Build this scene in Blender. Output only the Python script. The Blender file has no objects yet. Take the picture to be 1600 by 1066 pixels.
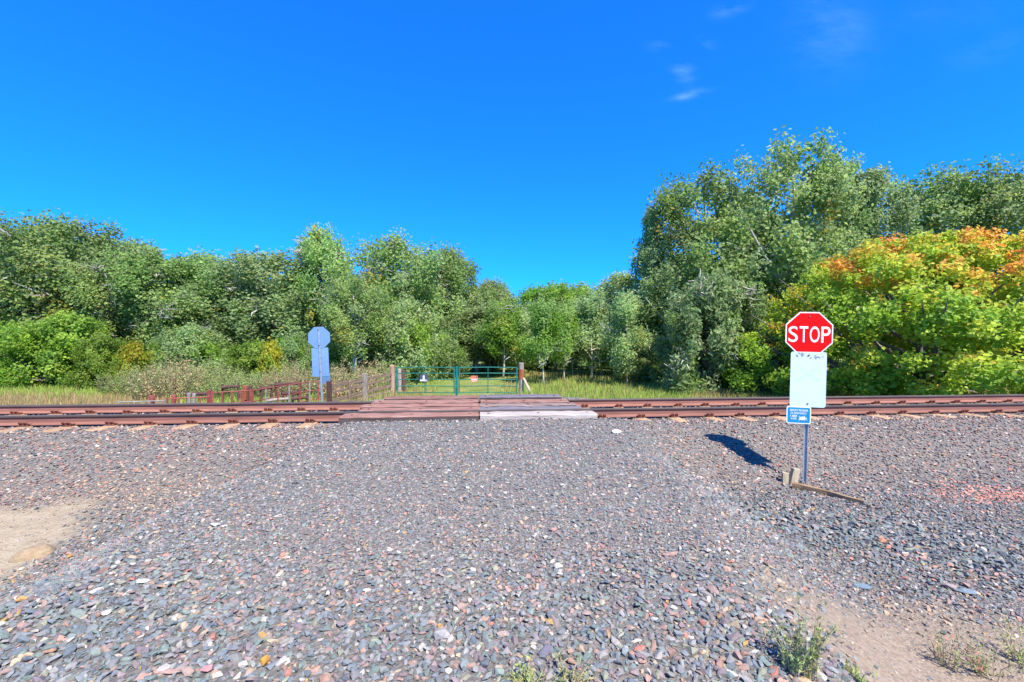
import bpy, bmesh, math, random
import numpy as np
from mathutils import Vector, Matrix, Euler

random.seed(7)
RNG = np.random.default_rng(7)
scene = bpy.context.scene
COL = scene.collection
PI = math.pi
R = math.radians

# ------------------------------------------------------------------ camera, sky, sun, exposure
cam_d = bpy.data.cameras.new('camera')
cam_d.sensor_width = 36.0
cam_d.lens = 15.75
cam_d.clip_start = 0.05
cam_d.clip_end = 3000
cam = bpy.data.objects.new('camera', cam_d)
COL.objects.link(cam)
CAMZ = 1.6
cam.location = (0, 0, CAMZ)
cam.rotation_euler = (R(90 - 0.25), 0, 0)
scene.camera = cam

SUN_DIR = Vector((-0.9, 1.42, -2.33)).normalized()      # the way the light travels
SUN_EL = math.asin(-SUN_DIR.z)
SUN_AZ = math.atan2(-SUN_DIR.x, -SUN_DIR.y)

world = bpy.data.worlds.new('World')
scene.world = world
world.use_nodes = True
wn, wl = world.node_tree.nodes, world.node_tree.links
wn.clear()
w_out = wn.new('ShaderNodeOutputWorld')
w_bg = wn.new('ShaderNodeBackground')
w_sky = wn.new('ShaderNodeTexSky')
w_sky.sky_type = 'NISHITA'
w_sky.sun_disc = False
w_sky.sun_elevation = SUN_EL
w_sky.sun_rotation = SUN_AZ
w_sky.altitude = 1600
w_sky.air_density = 1.0
w_sky.dust_density = 0.3
w_sky.ozone_density = 2.0
SKY_TINT = (0.064, 0.78, 2.0, 1)
w_tint = wn.new('ShaderNodeMix'); w_tint.data_type = 'RGBA'; w_tint.blend_type = 'MULTIPLY'
w_tint.inputs[0].default_value = 1.0
w_tint.inputs[7].default_value = SKY_TINT
w_gam = wn.new('ShaderNodeGamma'); w_gam.inputs['Gamma'].default_value = 0.8
wl.new(w_sky.outputs[0], w_gam.inputs[0])
wl.new(w_gam.outputs[0], w_tint.inputs[6])
w_bg.inputs['Strength'].default_value = 0.116
# thin high cloud wisps, laid on the sky by direction
w_geo = wn.new('ShaderNodeTexCoord')
w_sep = wn.new('ShaderNodeSeparateXYZ')
wl.new(w_geo.outputs['Generated'], w_sep.inputs[0])
def wmath(op, a, b=None, c=None):
    n = wn.new('ShaderNodeMath'); n.operation = op
    for i, q in enumerate((a, b, c)):
        if q is None: continue
        if isinstance(q, (int, float)): n.inputs[i].default_value = q
        else: wl.new(q, n.inputs[i])
    return n.outputs[0]
w_den = wmath('MAXIMUM', w_sep.outputs[1], 0.02)
w_a = wmath('DIVIDE', w_sep.outputs[0], w_den)
w_b = wmath('DIVIDE', w_sep.outputs[2], w_den)
w_cmb = wn.new('ShaderNodeCombineXYZ')
wl.new(w_a, w_cmb.inputs[0]); wl.new(w_b, w_cmb.inputs[1])
w_map = wn.new('ShaderNodeMapping')
w_map.inputs['Rotation'].default_value = (0, 0, R(-24))
w_map.inputs['Scale'].default_value = (10, 26, 1)
wl.new(w_cmb.outputs[0], w_map.inputs[0])
w_noise = wn.new('ShaderNodeTexNoise')
w_noise.inputs['Scale'].default_value = 1.0
w_noise.inputs['Detail'].default_value = 6
w_noise.inputs['Roughness'].default_value = 0.62
wl.new(w_map.outputs[0], w_noise.inputs['Vector'])
w_total = None
for (px, py, rx, ry, rot, amp, thr) in [(1300, 48, 55, 60, 0.2, 0.34, 0.30), (1078, 149, 30, 5.5, 0.28, 1.0, 0.40), (1140, 16, 26, 10, 0.3, 0.6, 0.36),
                                       (1066, 112, 16, 20, 0.5, 0.8, 0.47), (1100, 75, 14, 18, 0.9, 0.4, 0.45), (1545, 80, 60, 22, 0.3, 0.16, 0.35),
                                       (1030, 70, 20, 14, 0.3, 0.3, 0.46), (1480, 20, 90, 30, 0.1, 0.08, 0.3)]:
    ca, cb = (px - 800) / 700, (530 - py) / 700
    da = wmath('SUBTRACT', w_a, ca); db = wmath('SUBTRACT', w_b, cb)
    c_, s_ = math.cos(rot), math.sin(rot)
    e1 = wmath('MULTIPLY', wmath('ADD', wmath('MULTIPLY', da, c_), wmath('MULTIPLY', db, s_)), 700 / rx)
    e2 = wmath('MULTIPLY', wmath('ADD', wmath('MULTIPLY', da, -s_), wmath('MULTIPLY', db, c_)), 700 / ry)
    dist = wmath('ADD', wmath('MULTIPLY', e1, e1), wmath('MULTIPLY', e2, e2))
    fall = wmath('EXPONENT', wmath('MULTIPLY', dist, -1.1))
    nz = wmath('MAXIMUM', wmath('MULTIPLY', wmath('SUBTRACT', w_noise.outputs[0], thr), 3.2), 0.0)
    m = wmath('MULTIPLY', wmath('MULTIPLY', fall, nz), amp)
    w_total = m if w_total is None else wmath('ADD', w_total, m)
w_fac = wmath('MINIMUM', wmath('MULTIPLY', w_total, 0.42), 0.3)
w_cloud = wn.new('ShaderNodeMix'); w_cloud.data_type = 'RGBA'
w_cloud.inputs[7].default_value = (1.9, 3.6, 5.0, 1)
wl.new(w_fac, w_cloud.inputs[0])
wl.new(w_tint.outputs[2], w_cloud.inputs[6])
wl.new(w_cloud.outputs[2], w_bg.inputs['Color'])
wl.new(w_bg.outputs[0], w_out.inputs['Surface'])

sun_d = bpy.data.lights.new('sun', 'SUN')
sun_d.energy = 5.0
sun_d.angle = R(0.53)
sun_d.color = (1.0, 0.925, 0.78)
sun = bpy.data.objects.new('sun', sun_d)
sun.rotation_euler = SUN_DIR.to_track_quat('-Z', 'Y').to_euler()
sun.location = (30, -40, 60)
COL.objects.link(sun)

vs = scene.view_settings
vs.view_transform = 'Standard'
vs.look = 'None'
vs.exposure = 1.05
vs.gamma = 1.0
vs.use_curve_mapping = False
scene.cycles.max_bounces = 9
scene.cycles.diffuse_bounces = 5
scene.cycles.transmission_bounces = 6
scene.cycles.use_denoising = True

# ------------------------------------------------------------------ materials
def new_mat(name):
    m = bpy.data.materials.new(name); m.use_nodes = True
    return m, m.node_tree.nodes, m.node_tree.links, m.node_tree.nodes['Principled BSDF']

def tex_mat(name, c1, c2, scale=8.0, rough=0.8, bump=0.3, stretch=(1, 1, 1), metallic=0.0, c3=None, detail=6, spec=0.3, coords='Object', bdist=0.01):
    c1, c2, c3 = [tuple(q * 0.86 for q in c) if c else None for c in (c1, c2, c3)]
    m, n, l, p = new_mat(name)
    tc = n.new('ShaderNodeTexCoord'); mp = n.new('ShaderNodeMapping')
    mp.inputs['Scale'].default_value = stretch
    l.new(tc.outputs[coords], mp.inputs[0])
    nz = n.new('ShaderNodeTexNoise'); nz.inputs['Scale'].default_value = scale; nz.inputs['Detail'].default_value = detail
    nz.inputs['Roughness'].default_value = 0.65
    l.new(mp.outputs[0], nz.inputs['Vector'])
    cr = n.new('ShaderNodeValToRGB')
    cr.color_ramp.elements[0].position = 0.32; cr.color_ramp.elements[0].color = (*c1, 1)
    cr.color_ramp.elements[1].position = 0.68; cr.color_ramp.elements[1].color = (*c2, 1)
    if c3:
        e = cr.color_ramp.elements.new(0.5); e.color = (*c3, 1)
    l.new(nz.outputs[0], cr.inputs[0])
    oi = n.new('ShaderNodeObjectInfo')
    mr = n.new('ShaderNodeMapRange'); mr.inputs[3].default_value = 0.85; mr.inputs[4].default_value = 1.15
    l.new(oi.outputs['Random'], mr.inputs[0])
    mx = n.new('ShaderNodeVectorMath'); mx.operation = 'SCALE'
    l.new(cr.outputs[0], mx.inputs[0]); l.new(mr.outputs[0], mx.inputs['Scale'])
    l.new(mx.outputs[0], p.inputs['Base Color'])
    p.inputs['Roughness'].default_value = rough
    p.inputs['Metallic'].default_value = metallic
    p.inputs['Specular IOR Level'].default_value = spec
    if bump:
        b = n.new('ShaderNodeBump'); b.inputs['Strength'].default_value = bump; b.inputs['Distance'].default_value = bdist
        nz2 = n.new('ShaderNodeTexNoise'); nz2.inputs['Scale'].default_value = scale * 3; nz2.inputs['Detail'].default_value = 5
        l.new(mp.outputs[0], nz2.inputs['Vector'])
        l.new(nz2.outputs[0], b.inputs['Height']); l.new(b.outputs[0], p.inputs['Normal'])
    return m

def leaf_mat(name, transl=0.6, tint=(1, 1, 1), obj_var=0.18, rough=0.5, spec=0.35):
    m, n, l, p = new_mat(name)
    at = n.new('ShaderNodeAttribute'); at.attribute_name = 'tone'
    oi = n.new('ShaderNodeObjectInfo')
    hs = n.new('ShaderNodeHueSaturation')
    mr = n.new('ShaderNodeMapRange'); mr.inputs[3].default_value = 1 - obj_var; mr.inputs[4].default_value = 1 + obj_var
    mh = n.new('ShaderNodeMapRange'); mh.inputs[3].default_value = 0.485; mh.inputs[4].default_value = 0.512
    ml = n.new('ShaderNodeMath'); ml.operation = 'FRACT'
    m2 = n.new('ShaderNodeMath'); m2.operation = 'MULTIPLY'; m2.inputs[1].default_value = 7.31
    l.new(oi.outputs['Random'], m2.inputs[0]); l.new(m2.outputs[0], ml.inputs[0])
    l.new(oi.outputs['Random'], mr.inputs[0]); l.new(ml.outputs[0], mh.inputs[0])
    l.new(mr.outputs[0], hs.inputs['Value']); l.new(mh.outputs[0], hs.inputs['Hue'])
    mt = n.new('ShaderNodeMix'); mt.data_type = 'RGBA'; mt.blend_type = 'MULTIPLY'; mt.inputs[0].default_value = 1
    mt.inputs[7].default_value = (*tint, 1)
    l.new(at.outputs['Color'], mt.inputs[6]); l.new(mt.outputs[2], hs.inputs['Color'])
    l.new(hs.outputs[0], p.inputs['Base Color'])
    p.inputs['Roughness'].default_value = rough
    p.inputs['Specular IOR Level'].default_value = spec
    tr = n.new('ShaderNodeBsdfTranslucent'); l.new(hs.outputs[0], tr.inputs['Color'])
    mx = n.new('ShaderNodeMixShader'); mx.inputs[0].default_value = transl
    l.new(p.outputs[0], mx.inputs[1]); l.new(tr.outputs[0], mx.inputs[2])
    l.new(mx.outputs[0], n['Material Output'].inputs['Surface'])
    return m

def stone_mat(name, per_object):
    m, n, l, p = new_mat(name)
    tc = n.new('ShaderNodeTexCoord')
    geo = n.new('ShaderNodeNewGeometry')
    nz = n.new('ShaderNodeTexNoise'); nz.inputs['Scale'].default_value = 45; nz.inputs['Detail'].default_value = 5; nz.inputs['Roughness'].default_value = 0.7
    l.new(geo.outputs['Position'], nz.inputs['Vector'])
    mr = n.new('ShaderNodeMapRange'); mr.inputs[1].default_value = 0.25; mr.inputs[2].default_value = 0.75
    mr.inputs[3].default_value = 0.76; mr.inputs[4].default_value = 1.3
    l.new(nz.outputs[0], mr.inputs[0])
    sc = n.new('ShaderNodeVectorMath'); sc.operation = 'SCALE'
    l.new(mr.outputs[0], sc.inputs['Scale'])
    if per_object:
        oi = n.new('ShaderNodeObjectInfo'); l.new(oi.outputs['Color'], sc.inputs[0])
    else:
        at = n.new('ShaderNodeAttribute'); at.attribute_name = 'tone'; l.new(at.outputs['Color'], sc.inputs[0])
    l.new(sc.outputs[0], p.inputs['Base Color'])
    p.inputs['Roughness'].default_value = 0.8
    p.inputs['Specular IOR Level'].default_value = 0.35
    b = n.new('ShaderNodeBump'); b.inputs['Strength'].default_value = 0.5; b.inputs['Distance'].default_value = 0.006
    nz2 = n.new('ShaderNodeTexNoise'); nz2.inputs['Scale'].default_value = 90; nz2.inputs['Detail'].default_value = 4
    l.new(geo.outputs['Position'], nz2.inputs['Vector'])
    l.new(nz2.outputs[0], b.inputs['Height']); l.new(b.outputs[0], p.inputs['Normal'])
    return m

M = {}
M['stone'] = stone_mat('stone', False)
M['stone_one'] = stone_mat('stone_one', True)
M['rail_rust'] = tex_mat('rail_rust', (0.20, 0.088, 0.066), (0.33, 0.155, 0.118), scale=3, rough=0.8, bump=0.25, stretch=(0.4, 4, 6), c3=(0.265, 0.12, 0.09))
M['rail_head'] = tex_mat('rail_head', (0.10, 0.078, 0.07), (0.17, 0.135, 0.12), scale=4, rough=0.45, bump=0.0, stretch=(0.3, 8, 8), metallic=0.3)
M['clip'] = tex_mat('clip', (0.09, 0.03, 0.025), (0.3, 0.11, 0.07), scale=20, rough=0.75)
M['tie'] = tex_mat('tie', (0.36, 0.21, 0.11), (0.5, 0.38, 0.26), scale=5, rough=0.9, c3=(0.43, 0.28, 0.165))
M['plank_red'] = tex_mat('plank_red', (0.144, 0.068, 0.054), (0.432, 0.270, 0.234), scale=5, rough=0.9, bump=0.9, stretch=(0.35, 6, 6), c3=(0.279, 0.140, 0.112), bdist=0.02)
M['plank_grey'] = tex_mat('plank_grey', (0.150, 0.104, 0.094), (0.394, 0.309, 0.290), scale=5, rough=0.9, bump=0.9, stretch=(0.35, 6, 6), c3=(0.263, 0.188, 0.169), bdist=0.02)
M['plank_blue'] = tex_mat('plank_blue', (0.120, 0.110, 0.130), (0.270, 0.240, 0.270), scale=5, rough=0.7, bump=0.6, stretch=(0.35, 6, 6), c3=(0.190, 0.170, 0.200), bdist=0.02)
M['plank_pale'] = tex_mat('plank_pale', (0.30, 0.255, 0.23), (0.56, 0.51, 0.475), scale=4, rough=0.9, bump=0.8, stretch=(0.35, 6, 6), c3=(0.46, 0.40, 0.37), bdist=0.02)
M['plank_tar'] = tex_mat('plank_tar', (0.05, 0.038, 0.034), (0.13, 0.095, 0.085), scale=5, rough=0.9, bump=0.8, stretch=(0.35, 6, 6))
M['galv'] = tex_mat('galv', (0.34, 0.4, 0.46), (0.52, 0.58, 0.64), scale=14, rough=0.45, bump=0.05, metallic=0.55)
M['sign_back'] = tex_mat('sign_back', (0.44, 0.62, 0.78), (0.52, 0.7, 0.86), scale=4, rough=0.42, bump=0.03, metallic=0.88)
M['sign_red'] = tex_mat('sign_red', (0.70, 0.004, 0.006), (0.80, 0.007, 0.009), scale=2, rough=0.65, bump=0.0, spec=0.08)
M['sign_white'] = tex_mat('sign_white', (0.78, 0.78, 0.78), (0.84, 0.84, 0.84), scale=6, rough=0.45, bump=0.0, spec=0.4)
M['panel_pale'] = tex_mat('panel_pale', (0.5, 0.66, 0.64), (0.54, 0.69, 0.67), scale=3, rough=0.5, bump=0.0, spec=0.4)
M['panel_ghost'] = tex_mat('panel_ghost', (0.475, 0.63, 0.62), (0.51, 0.66, 0.645), scale=8, rough=0.5, bump=0.0)
M['sign_blue'] = tex_mat('sign_blue', (0.006, 0.2, 0.42), (0.01, 0.25, 0.48), scale=6, rough=0.45, bump=0.0)
M['bolt'] = tex_mat('bolt', (0.1, 0.11, 0.12), (0.3, 0.3, 0.3), scale=30, rough=0.5, metallic=0.7)
M['scuff'] = tex_mat('scuff', (0.12, 0.15, 0.24), (0.28, 0.31, 0.38), scale=40, rough=0.7, bump=0)
M['gate_green'] = tex_mat('gate_green', (0.01, 0.13, 0.1), (0.025, 0.21, 0.17), scale=6, rough=0.45)
M['gate_post'] = tex_mat('gate_post', (0.006, 0.13, 0.13), (0.01, 0.2, 0.19), scale=6, rough=0.45)
M['wood'] = tex_mat('wood', (0.15, 0.1, 0.075), (0.36, 0.27, 0.21), scale=5, rough=0.9, bump=0.8, stretch=(5, 5, 0.6), c3=(0.26, 0.18, 0.135))
M['wood_x'] = tex_mat('wood_x', (0.15, 0.1, 0.075), (0.38, 0.28, 0.22), scale=5, rough=0.9, bump=0.8, stretch=(0.6, 5, 5), c3=(0.28, 0.19, 0.13))
M['wood_post'] = tex_mat('wood_post', (0.22, 0.12, 0.08), (0.5, 0.36, 0.29), scale=4, rough=0.9, bump=0.8, stretch=(5, 5, 0.6), c3=(0.38, 0.23, 0.17))
M['wood_grey'] = tex_mat('wood_grey', (0.17, 0.15, 0.13), (0.42, 0.37, 0.33), scale=5, rough=0.9, bump=0.8, stretch=(5, 5, 0.6))
M['wood_pale'] = tex_mat('wood_pale', (0.32, 0.25, 0.16), (0.55, 0.47, 0.33), scale=5, rough=0.9, bump=0.6, stretch=(5, 5, 0.6))
M['wood_tan'] = tex_mat('wood_tan', (0.2, 0.12, 0.06), (0.46, 0.32, 0.19), scale=5, rough=0.9, bump=0.8, stretch=(0.6, 6, 6), c3=(0.34, 0.22, 0.12))
M['rust_plate'] = tex_mat('rust_plate', (0.22, 0.06, 0.03), (0.4, 0.13, 0.07), scale=6, rough=0.85)
M['pipe_red'] = tex_mat('pipe_red', (0.2, 0.04, 0.04), (0.36, 0.1, 0.085), scale=7, rough=0.7)
M['pipe_grey'] = tex_mat('pipe_grey', (0.2, 0.2, 0.18), (0.36, 0.34, 0.3), scale=7, rough=0.7)
M['dark_wood'] = tex_mat('dark_wood', (0.05, 0.025, 0.025), (0.15, 0.075, 0.07), scale=6, rough=0.9, stretch=(5, 5, 0.6))
M['bark'] = tex_mat('bark', (0.12, 0.10, 0.085), (0.38, 0.34, 0.30), scale=5, rough=0.95, bump=1.0, stretch=(4, 4, 0.8), c3=(0.18, 0.155, 0.13), bdist=0.04)
M['bark_pale'] = tex_mat('bark_pale', (0.3, 0.28, 0.24), (0.66, 0.63, 0.57), scale=3, rough=0.9, bump=0.7, stretch=(3, 3, 0.8), c3=(0.5, 0.47, 0.42), bdist=0.03)
M['twig'] = tex_mat('twig', (0.27, 0.25, 0.23), (0.5, 0.46, 0.43), scale=3, rough=0.95, bump=0)
M['leaf'] = leaf_mat('leaf')
M['leaf_maple'] = leaf_mat('leaf_maple', transl=0.55, obj_var=0.04)
M['leaf_brush'] = leaf_mat('leaf_brush', transl=0.25, obj_var=0.2)
M['grass'] = leaf_mat('grass', transl=0.3, obj_var=0.0, spec=0.15)
M['boulder'] = tex_mat('boulder', (0.24, 0.17, 0.10), (0.37, 0.29, 0.19), scale=6, rough=0.9, bump=0.6, c3=(0.31, 0.225, 0.14))
M['notice_dark'] = tex_mat('notice_dark', (0.05, 0.06, 0.1), (0.08, 0.09, 0.14), scale=9, rough=0.6, bump=0)
M['notice_orange'] = tex_mat('notice_orange', (0.62, 0.16, 0.09), (0.7, 0.2, 0.12), scale=9, rough=0.6, bump=0)

# ------------------------------------------------------------------ object helpers
def link(o, parent=None):
    COL.objects.link(o)
    if parent is not None: o.parent = parent
    return o
def tag(o, label=None, cat=None, group=None, kind=None):
    if label: o['label'] = label
    if cat: o['category'] = cat
    if group: o['group'] = group
    if kind: o['kind'] = kind
    return o
def empty(name, loc, label, cat, group=None, rz=0.0):
    o = bpy.data.objects.new(name, None); o.empty_display_size = 0.2
    o.location = loc; o.rotation_euler = (0, 0, rz)
    link(o); return tag(o, label, cat, group)

class MB:
    """collects shapes into one mesh"""
    def __init__(s): s.v = []; s.f = []; s.mi = []
    def add(s, vs_, fs, mi=0):
        o = len(s.v); s.v += [tuple(q) for q in vs_]
        s.f += [tuple(i + o for i in f) for f in fs]; s.mi += [mi] * len(fs)
    def box(s, c, size, rot=None, bevel=0.0, mi=0):
        x, y, z = (q / 2 for q in size)
        if bevel <= 0:
            vv = [Vector((sx * x, sy * y, sz * z)) for sx in (-1, 1) for sy in (-1, 1) for sz in (-1, 1)]
            ff = [(0, 1, 3, 2), (4, 6, 7, 5), (0, 4, 5, 1), (2, 3, 7, 6), (0, 2, 6, 4), (1, 5, 7, 3)]
        else:
            bm = bmesh.new(); bmesh.ops.create_cube(bm, size=1)
            for q in bm.verts: q.co = Vector((q.co.x * 2 * x, q.co.y * 2 * y, q.co.z * 2 * z))
            bmesh.ops.bevel(bm, geom=bm.edges[:], offset=bevel, segments=1, affect='EDGES')
            bm.verts.index_update()
            vv = [q.co.copy() for q in bm.verts]; ff = [tuple(q.index for q in f.verts) for f in bm.faces]; bm.free()
        if rot is not None:
            rm = rot if isinstance(rot, Matrix) else Euler(rot).to_matrix()
            vv = [rm @ q for q in vv]
        c = Vector(c)
        s.add([q + c for q in vv], ff, mi)
    def tube(s, pts, rad, n=6, cap=True, mi=0):
        pts = [Vector(p) for p in pts]
        if isinstance(rad, (int, float)): rad = [rad] * len(pts)
        vv = []; ff = []
        up = None
        for i, p in enumerate(pts):
            t = (pts[min(i + 1, len(pts) - 1)] - pts[max(i - 1, 0)])
            t = t.normalized() if t.length > 1e-9 else Vector((0, 0, 1))
            if up is None: up = Vector((1, 0, 0)) if abs(t.x) < 0.8 else Vector((0, 1, 0))
            a = (up - t * up.dot(t)).normalized(); b = t.cross(a); up = a
            for k in range(n):
                q = 2 * PI * k / n
                vv.append(p + (a * math.cos(q) + b * math.sin(q)) * rad[i])
        for i in range(len(pts) - 1):
            for k in range(n):
                k2 = (k + 1) % n
                ff.append((i * n + k, i * n + k2, (i + 1) * n + k2, (i + 1) * n + k))
        if cap:
            ff.append(tuple(range(n - 1, -1, -1))); o = (len(pts) - 1) * n; ff.append(tuple(range(o, o + n)))
        s.add(vv, ff, mi)
    def prism(s, outline, y0, y1, mi=0):
        """outline in x,z; extruded along y"""
        n = len(outline)
        vv = [(x, y0, z) for x, z in outline] + [(x, y1, z) for x, z in outline]
        ff = [tuple(range(n)), tuple(range(2 * n - 1, n - 1, -1))] + [(i, i + n, (i + 1) % n + n, (i + 1) % n) for i in range(n)]
        s.add(vv, ff, mi)
    def mesh(s, name, mats, smooth=False):
        me = bpy.data.meshes.new(name); me.from_pydata(s.v, [], s.f)
        if not isinstance(mats, (list, tuple)): mats = [mats]
        for m in mats: me.materials.append(m)
        if len(mats) > 1: me.polygons.foreach_set('material_index', s.mi)
        if smooth: me.polygons.foreach_set('use_smooth', [True] * len(me.polygons))
        bm = bmesh.new(); bm.from_mesh(me); bmesh.ops.recalc_face_normals(bm, faces=bm.faces[:]); bm.to_mesh(me); bm.free()
        me.update(); return me
    def build(s, name, mats, parent=None, smooth=False):
        return link(bpy.data.objects.new(name, s.mesh(name, mats, smooth)), parent)

def np_mesh(name, verts, faces_flat, nper, tone=None, mat=None):
    """numpy arrays to a mesh; all faces have nper corners; tone = per-vertex rgb"""
    me = bpy.data.meshes.new(name)
    verts = np.asarray(verts, np.float32); faces_flat = np.asarray(faces_flat, np.int32).ravel()
    nf = len(faces_flat) // nper
    me.vertices.add(len(verts)); me.vertices.foreach_set('co', verts.ravel())
    me.loops.add(len(faces_flat)); me.loops.foreach_set('vertex_index', faces_flat)
    me.polygons.add(nf)
    me.polygons.foreach_set('loop_start', np.arange(nf, dtype=np.int32) * nper)
    me.polygons.foreach_set('loop_total', np.full(nf, nper, np.int32))
    me.polygons.foreach_set('use_smooth', np.zeros(nf, bool))
    me.update(calc_edges=True)
    if tone is not None:
        at = me.attributes.new('tone', 'FLOAT_COLOR', 'POINT')
        c = np.ones((len(verts), 4), np.float32); c[:, :3] = tone
        at.data.foreach_set('color', c.ravel())
    if mat: me.materials.append(mat)
    return me

# ------------------------------------------------------------------ the lie of the land
RA, RB = 9.545, 0.0795
TH = math.atan(RB); CT, ST = math.cos(TH), math.sin(TH)
def uv_of(x, y): return CT * x + ST * (y - RA), -ST * x + CT * (y - RA)      # along / across the track, from the near rail
def xy_of(u, v): return CT * u - ST * v, RA + ST * u + CT * v
def sstep(a, b, x):
    t = np.clip((x - a) / (b - a), 0, 1); return t * t * (3 - 2 * t)
def wob(x, y, s, seed=0.0):
    return (np.sin(x * s * 1.3 + 1.7 * np.sin(y * s * 0.9 + seed) + seed) + np.sin(y * s * 1.7 + 1.3 * np.sin(x * s * 1.1 + 2 * seed) + 3 * seed)
            + 0.5 * np.sin((x + y) * s * 2.9 + seed) + 0.5 * np.sin((x - y) * s * 3.7 + 2.2 * seed)) / 3.0
PV = [-400, -6, -2.6, -2.1, -0.85, -0.6, 2.15, 2.4, 4.6, 8, 14, 400]
PZ = [-0.78, -0.78, -0.82, -0.70, -0.19, -0.128, -0.128, -0.22, -0.98, -1.2, -1.25, -1.25]
def road_w(x, y):
    xc = np.interp(y, [0, 2, 9, 12, 20], [-0.7, -0.6, -0.85, -0.8, -2.4])
    hl = np.interp(y, [0, 2, 5, 8, 9, 12, 20], [2.2, 2.2, 2.5, 2.0, 1.7, 2.6, 2.6])
    hr = np.interp(y, [0, 2, 5, 9, 12, 20], [1.8, 1.8, 2.5, 2.7, 2.6, 2.6])
    d = x - xc
    out = np.where(d < 0, -d - hl, d - hr)
    return 1 - sstep(0.0, 1.7, out)
def ground_z(x, y):
    x = np.asarray(x, float); y = np.asarray(y, float)
    u, v = uv_of(x, y)
    off = np.interp(v, PV, PZ)
    near = np.interp(v, [-30, -7.5, -4, -0.55, -0.5], [-0.14, -0.14, -0.09, -0.015, -0.15])
    far = np.interp(v, [-0.5, 2.05, 2.1, 3.5, 9.5, 14], [-0.15, -0.15, -0.02, -0.12, -0.9, -1.1])
    road = np.where(v < -0.5, near, far)
    w = road_w(x, y)
    z = off * (1 - w) + road * w
    inside = sstep(-0.6, -0.9, v) + sstep(2.2, 2.8, v)
    z = z + 0.035 * wob(x, y, 0.9, 1.3) * inside + 0.014 * wob(x, y, 3.1, 4.0) * inside
    # low bank at the right toe of the ballast
    z = z + 0.10 * np.exp(-((x - 8.6) / 1.6) ** 2 - ((y - 6.35 - 0.05 * (x - 8)) / 0.22) ** 2)
    return z
def gz(x, y): return float(ground_z(np.array([x]), np.array([y]))[0])
def dirt_left(x, y):
    # sandy pocket left of the road fill
    line = (x + 4.75) + 0.5 * (y - 3.95)
    _, v = uv_of(x, y)
    return (1 - sstep(-0.25, 0.35, line + 0.25 * wob(x, y, 2.0, 2))) * (1 - sstep(-2.75, -2.35, v + 0.15 * wob(x, y, 2.4, 5)))
def dirt_right(x, y):
    a = sstep(1.55, 2.35, x - 0.10 * (y - 2.4) + 0.2 * wob(x, y, 2.3, 7))
    b = 1 - sstep(3.45, 4.15, y + 0.05 * (x - 3) + 0.25 * wob(x, y, 2.1, 9))
    return a * b
def gravel_m(x, y, bare=True):
    u, v = uv_of(x, y)
    g = 1 - sstep(2.9, 3.8, v + 0.3 * wob(x, y, 1.5, 3))
    farroad = road_w(x, y) * (1 - sstep(7.0, 9.5, v)) * 0.9
    g = np.maximum(g, farroad)
    return g * (1 - np.maximum(dirt_left(x, y), dirt_right(x, y))) if bare else g

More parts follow.
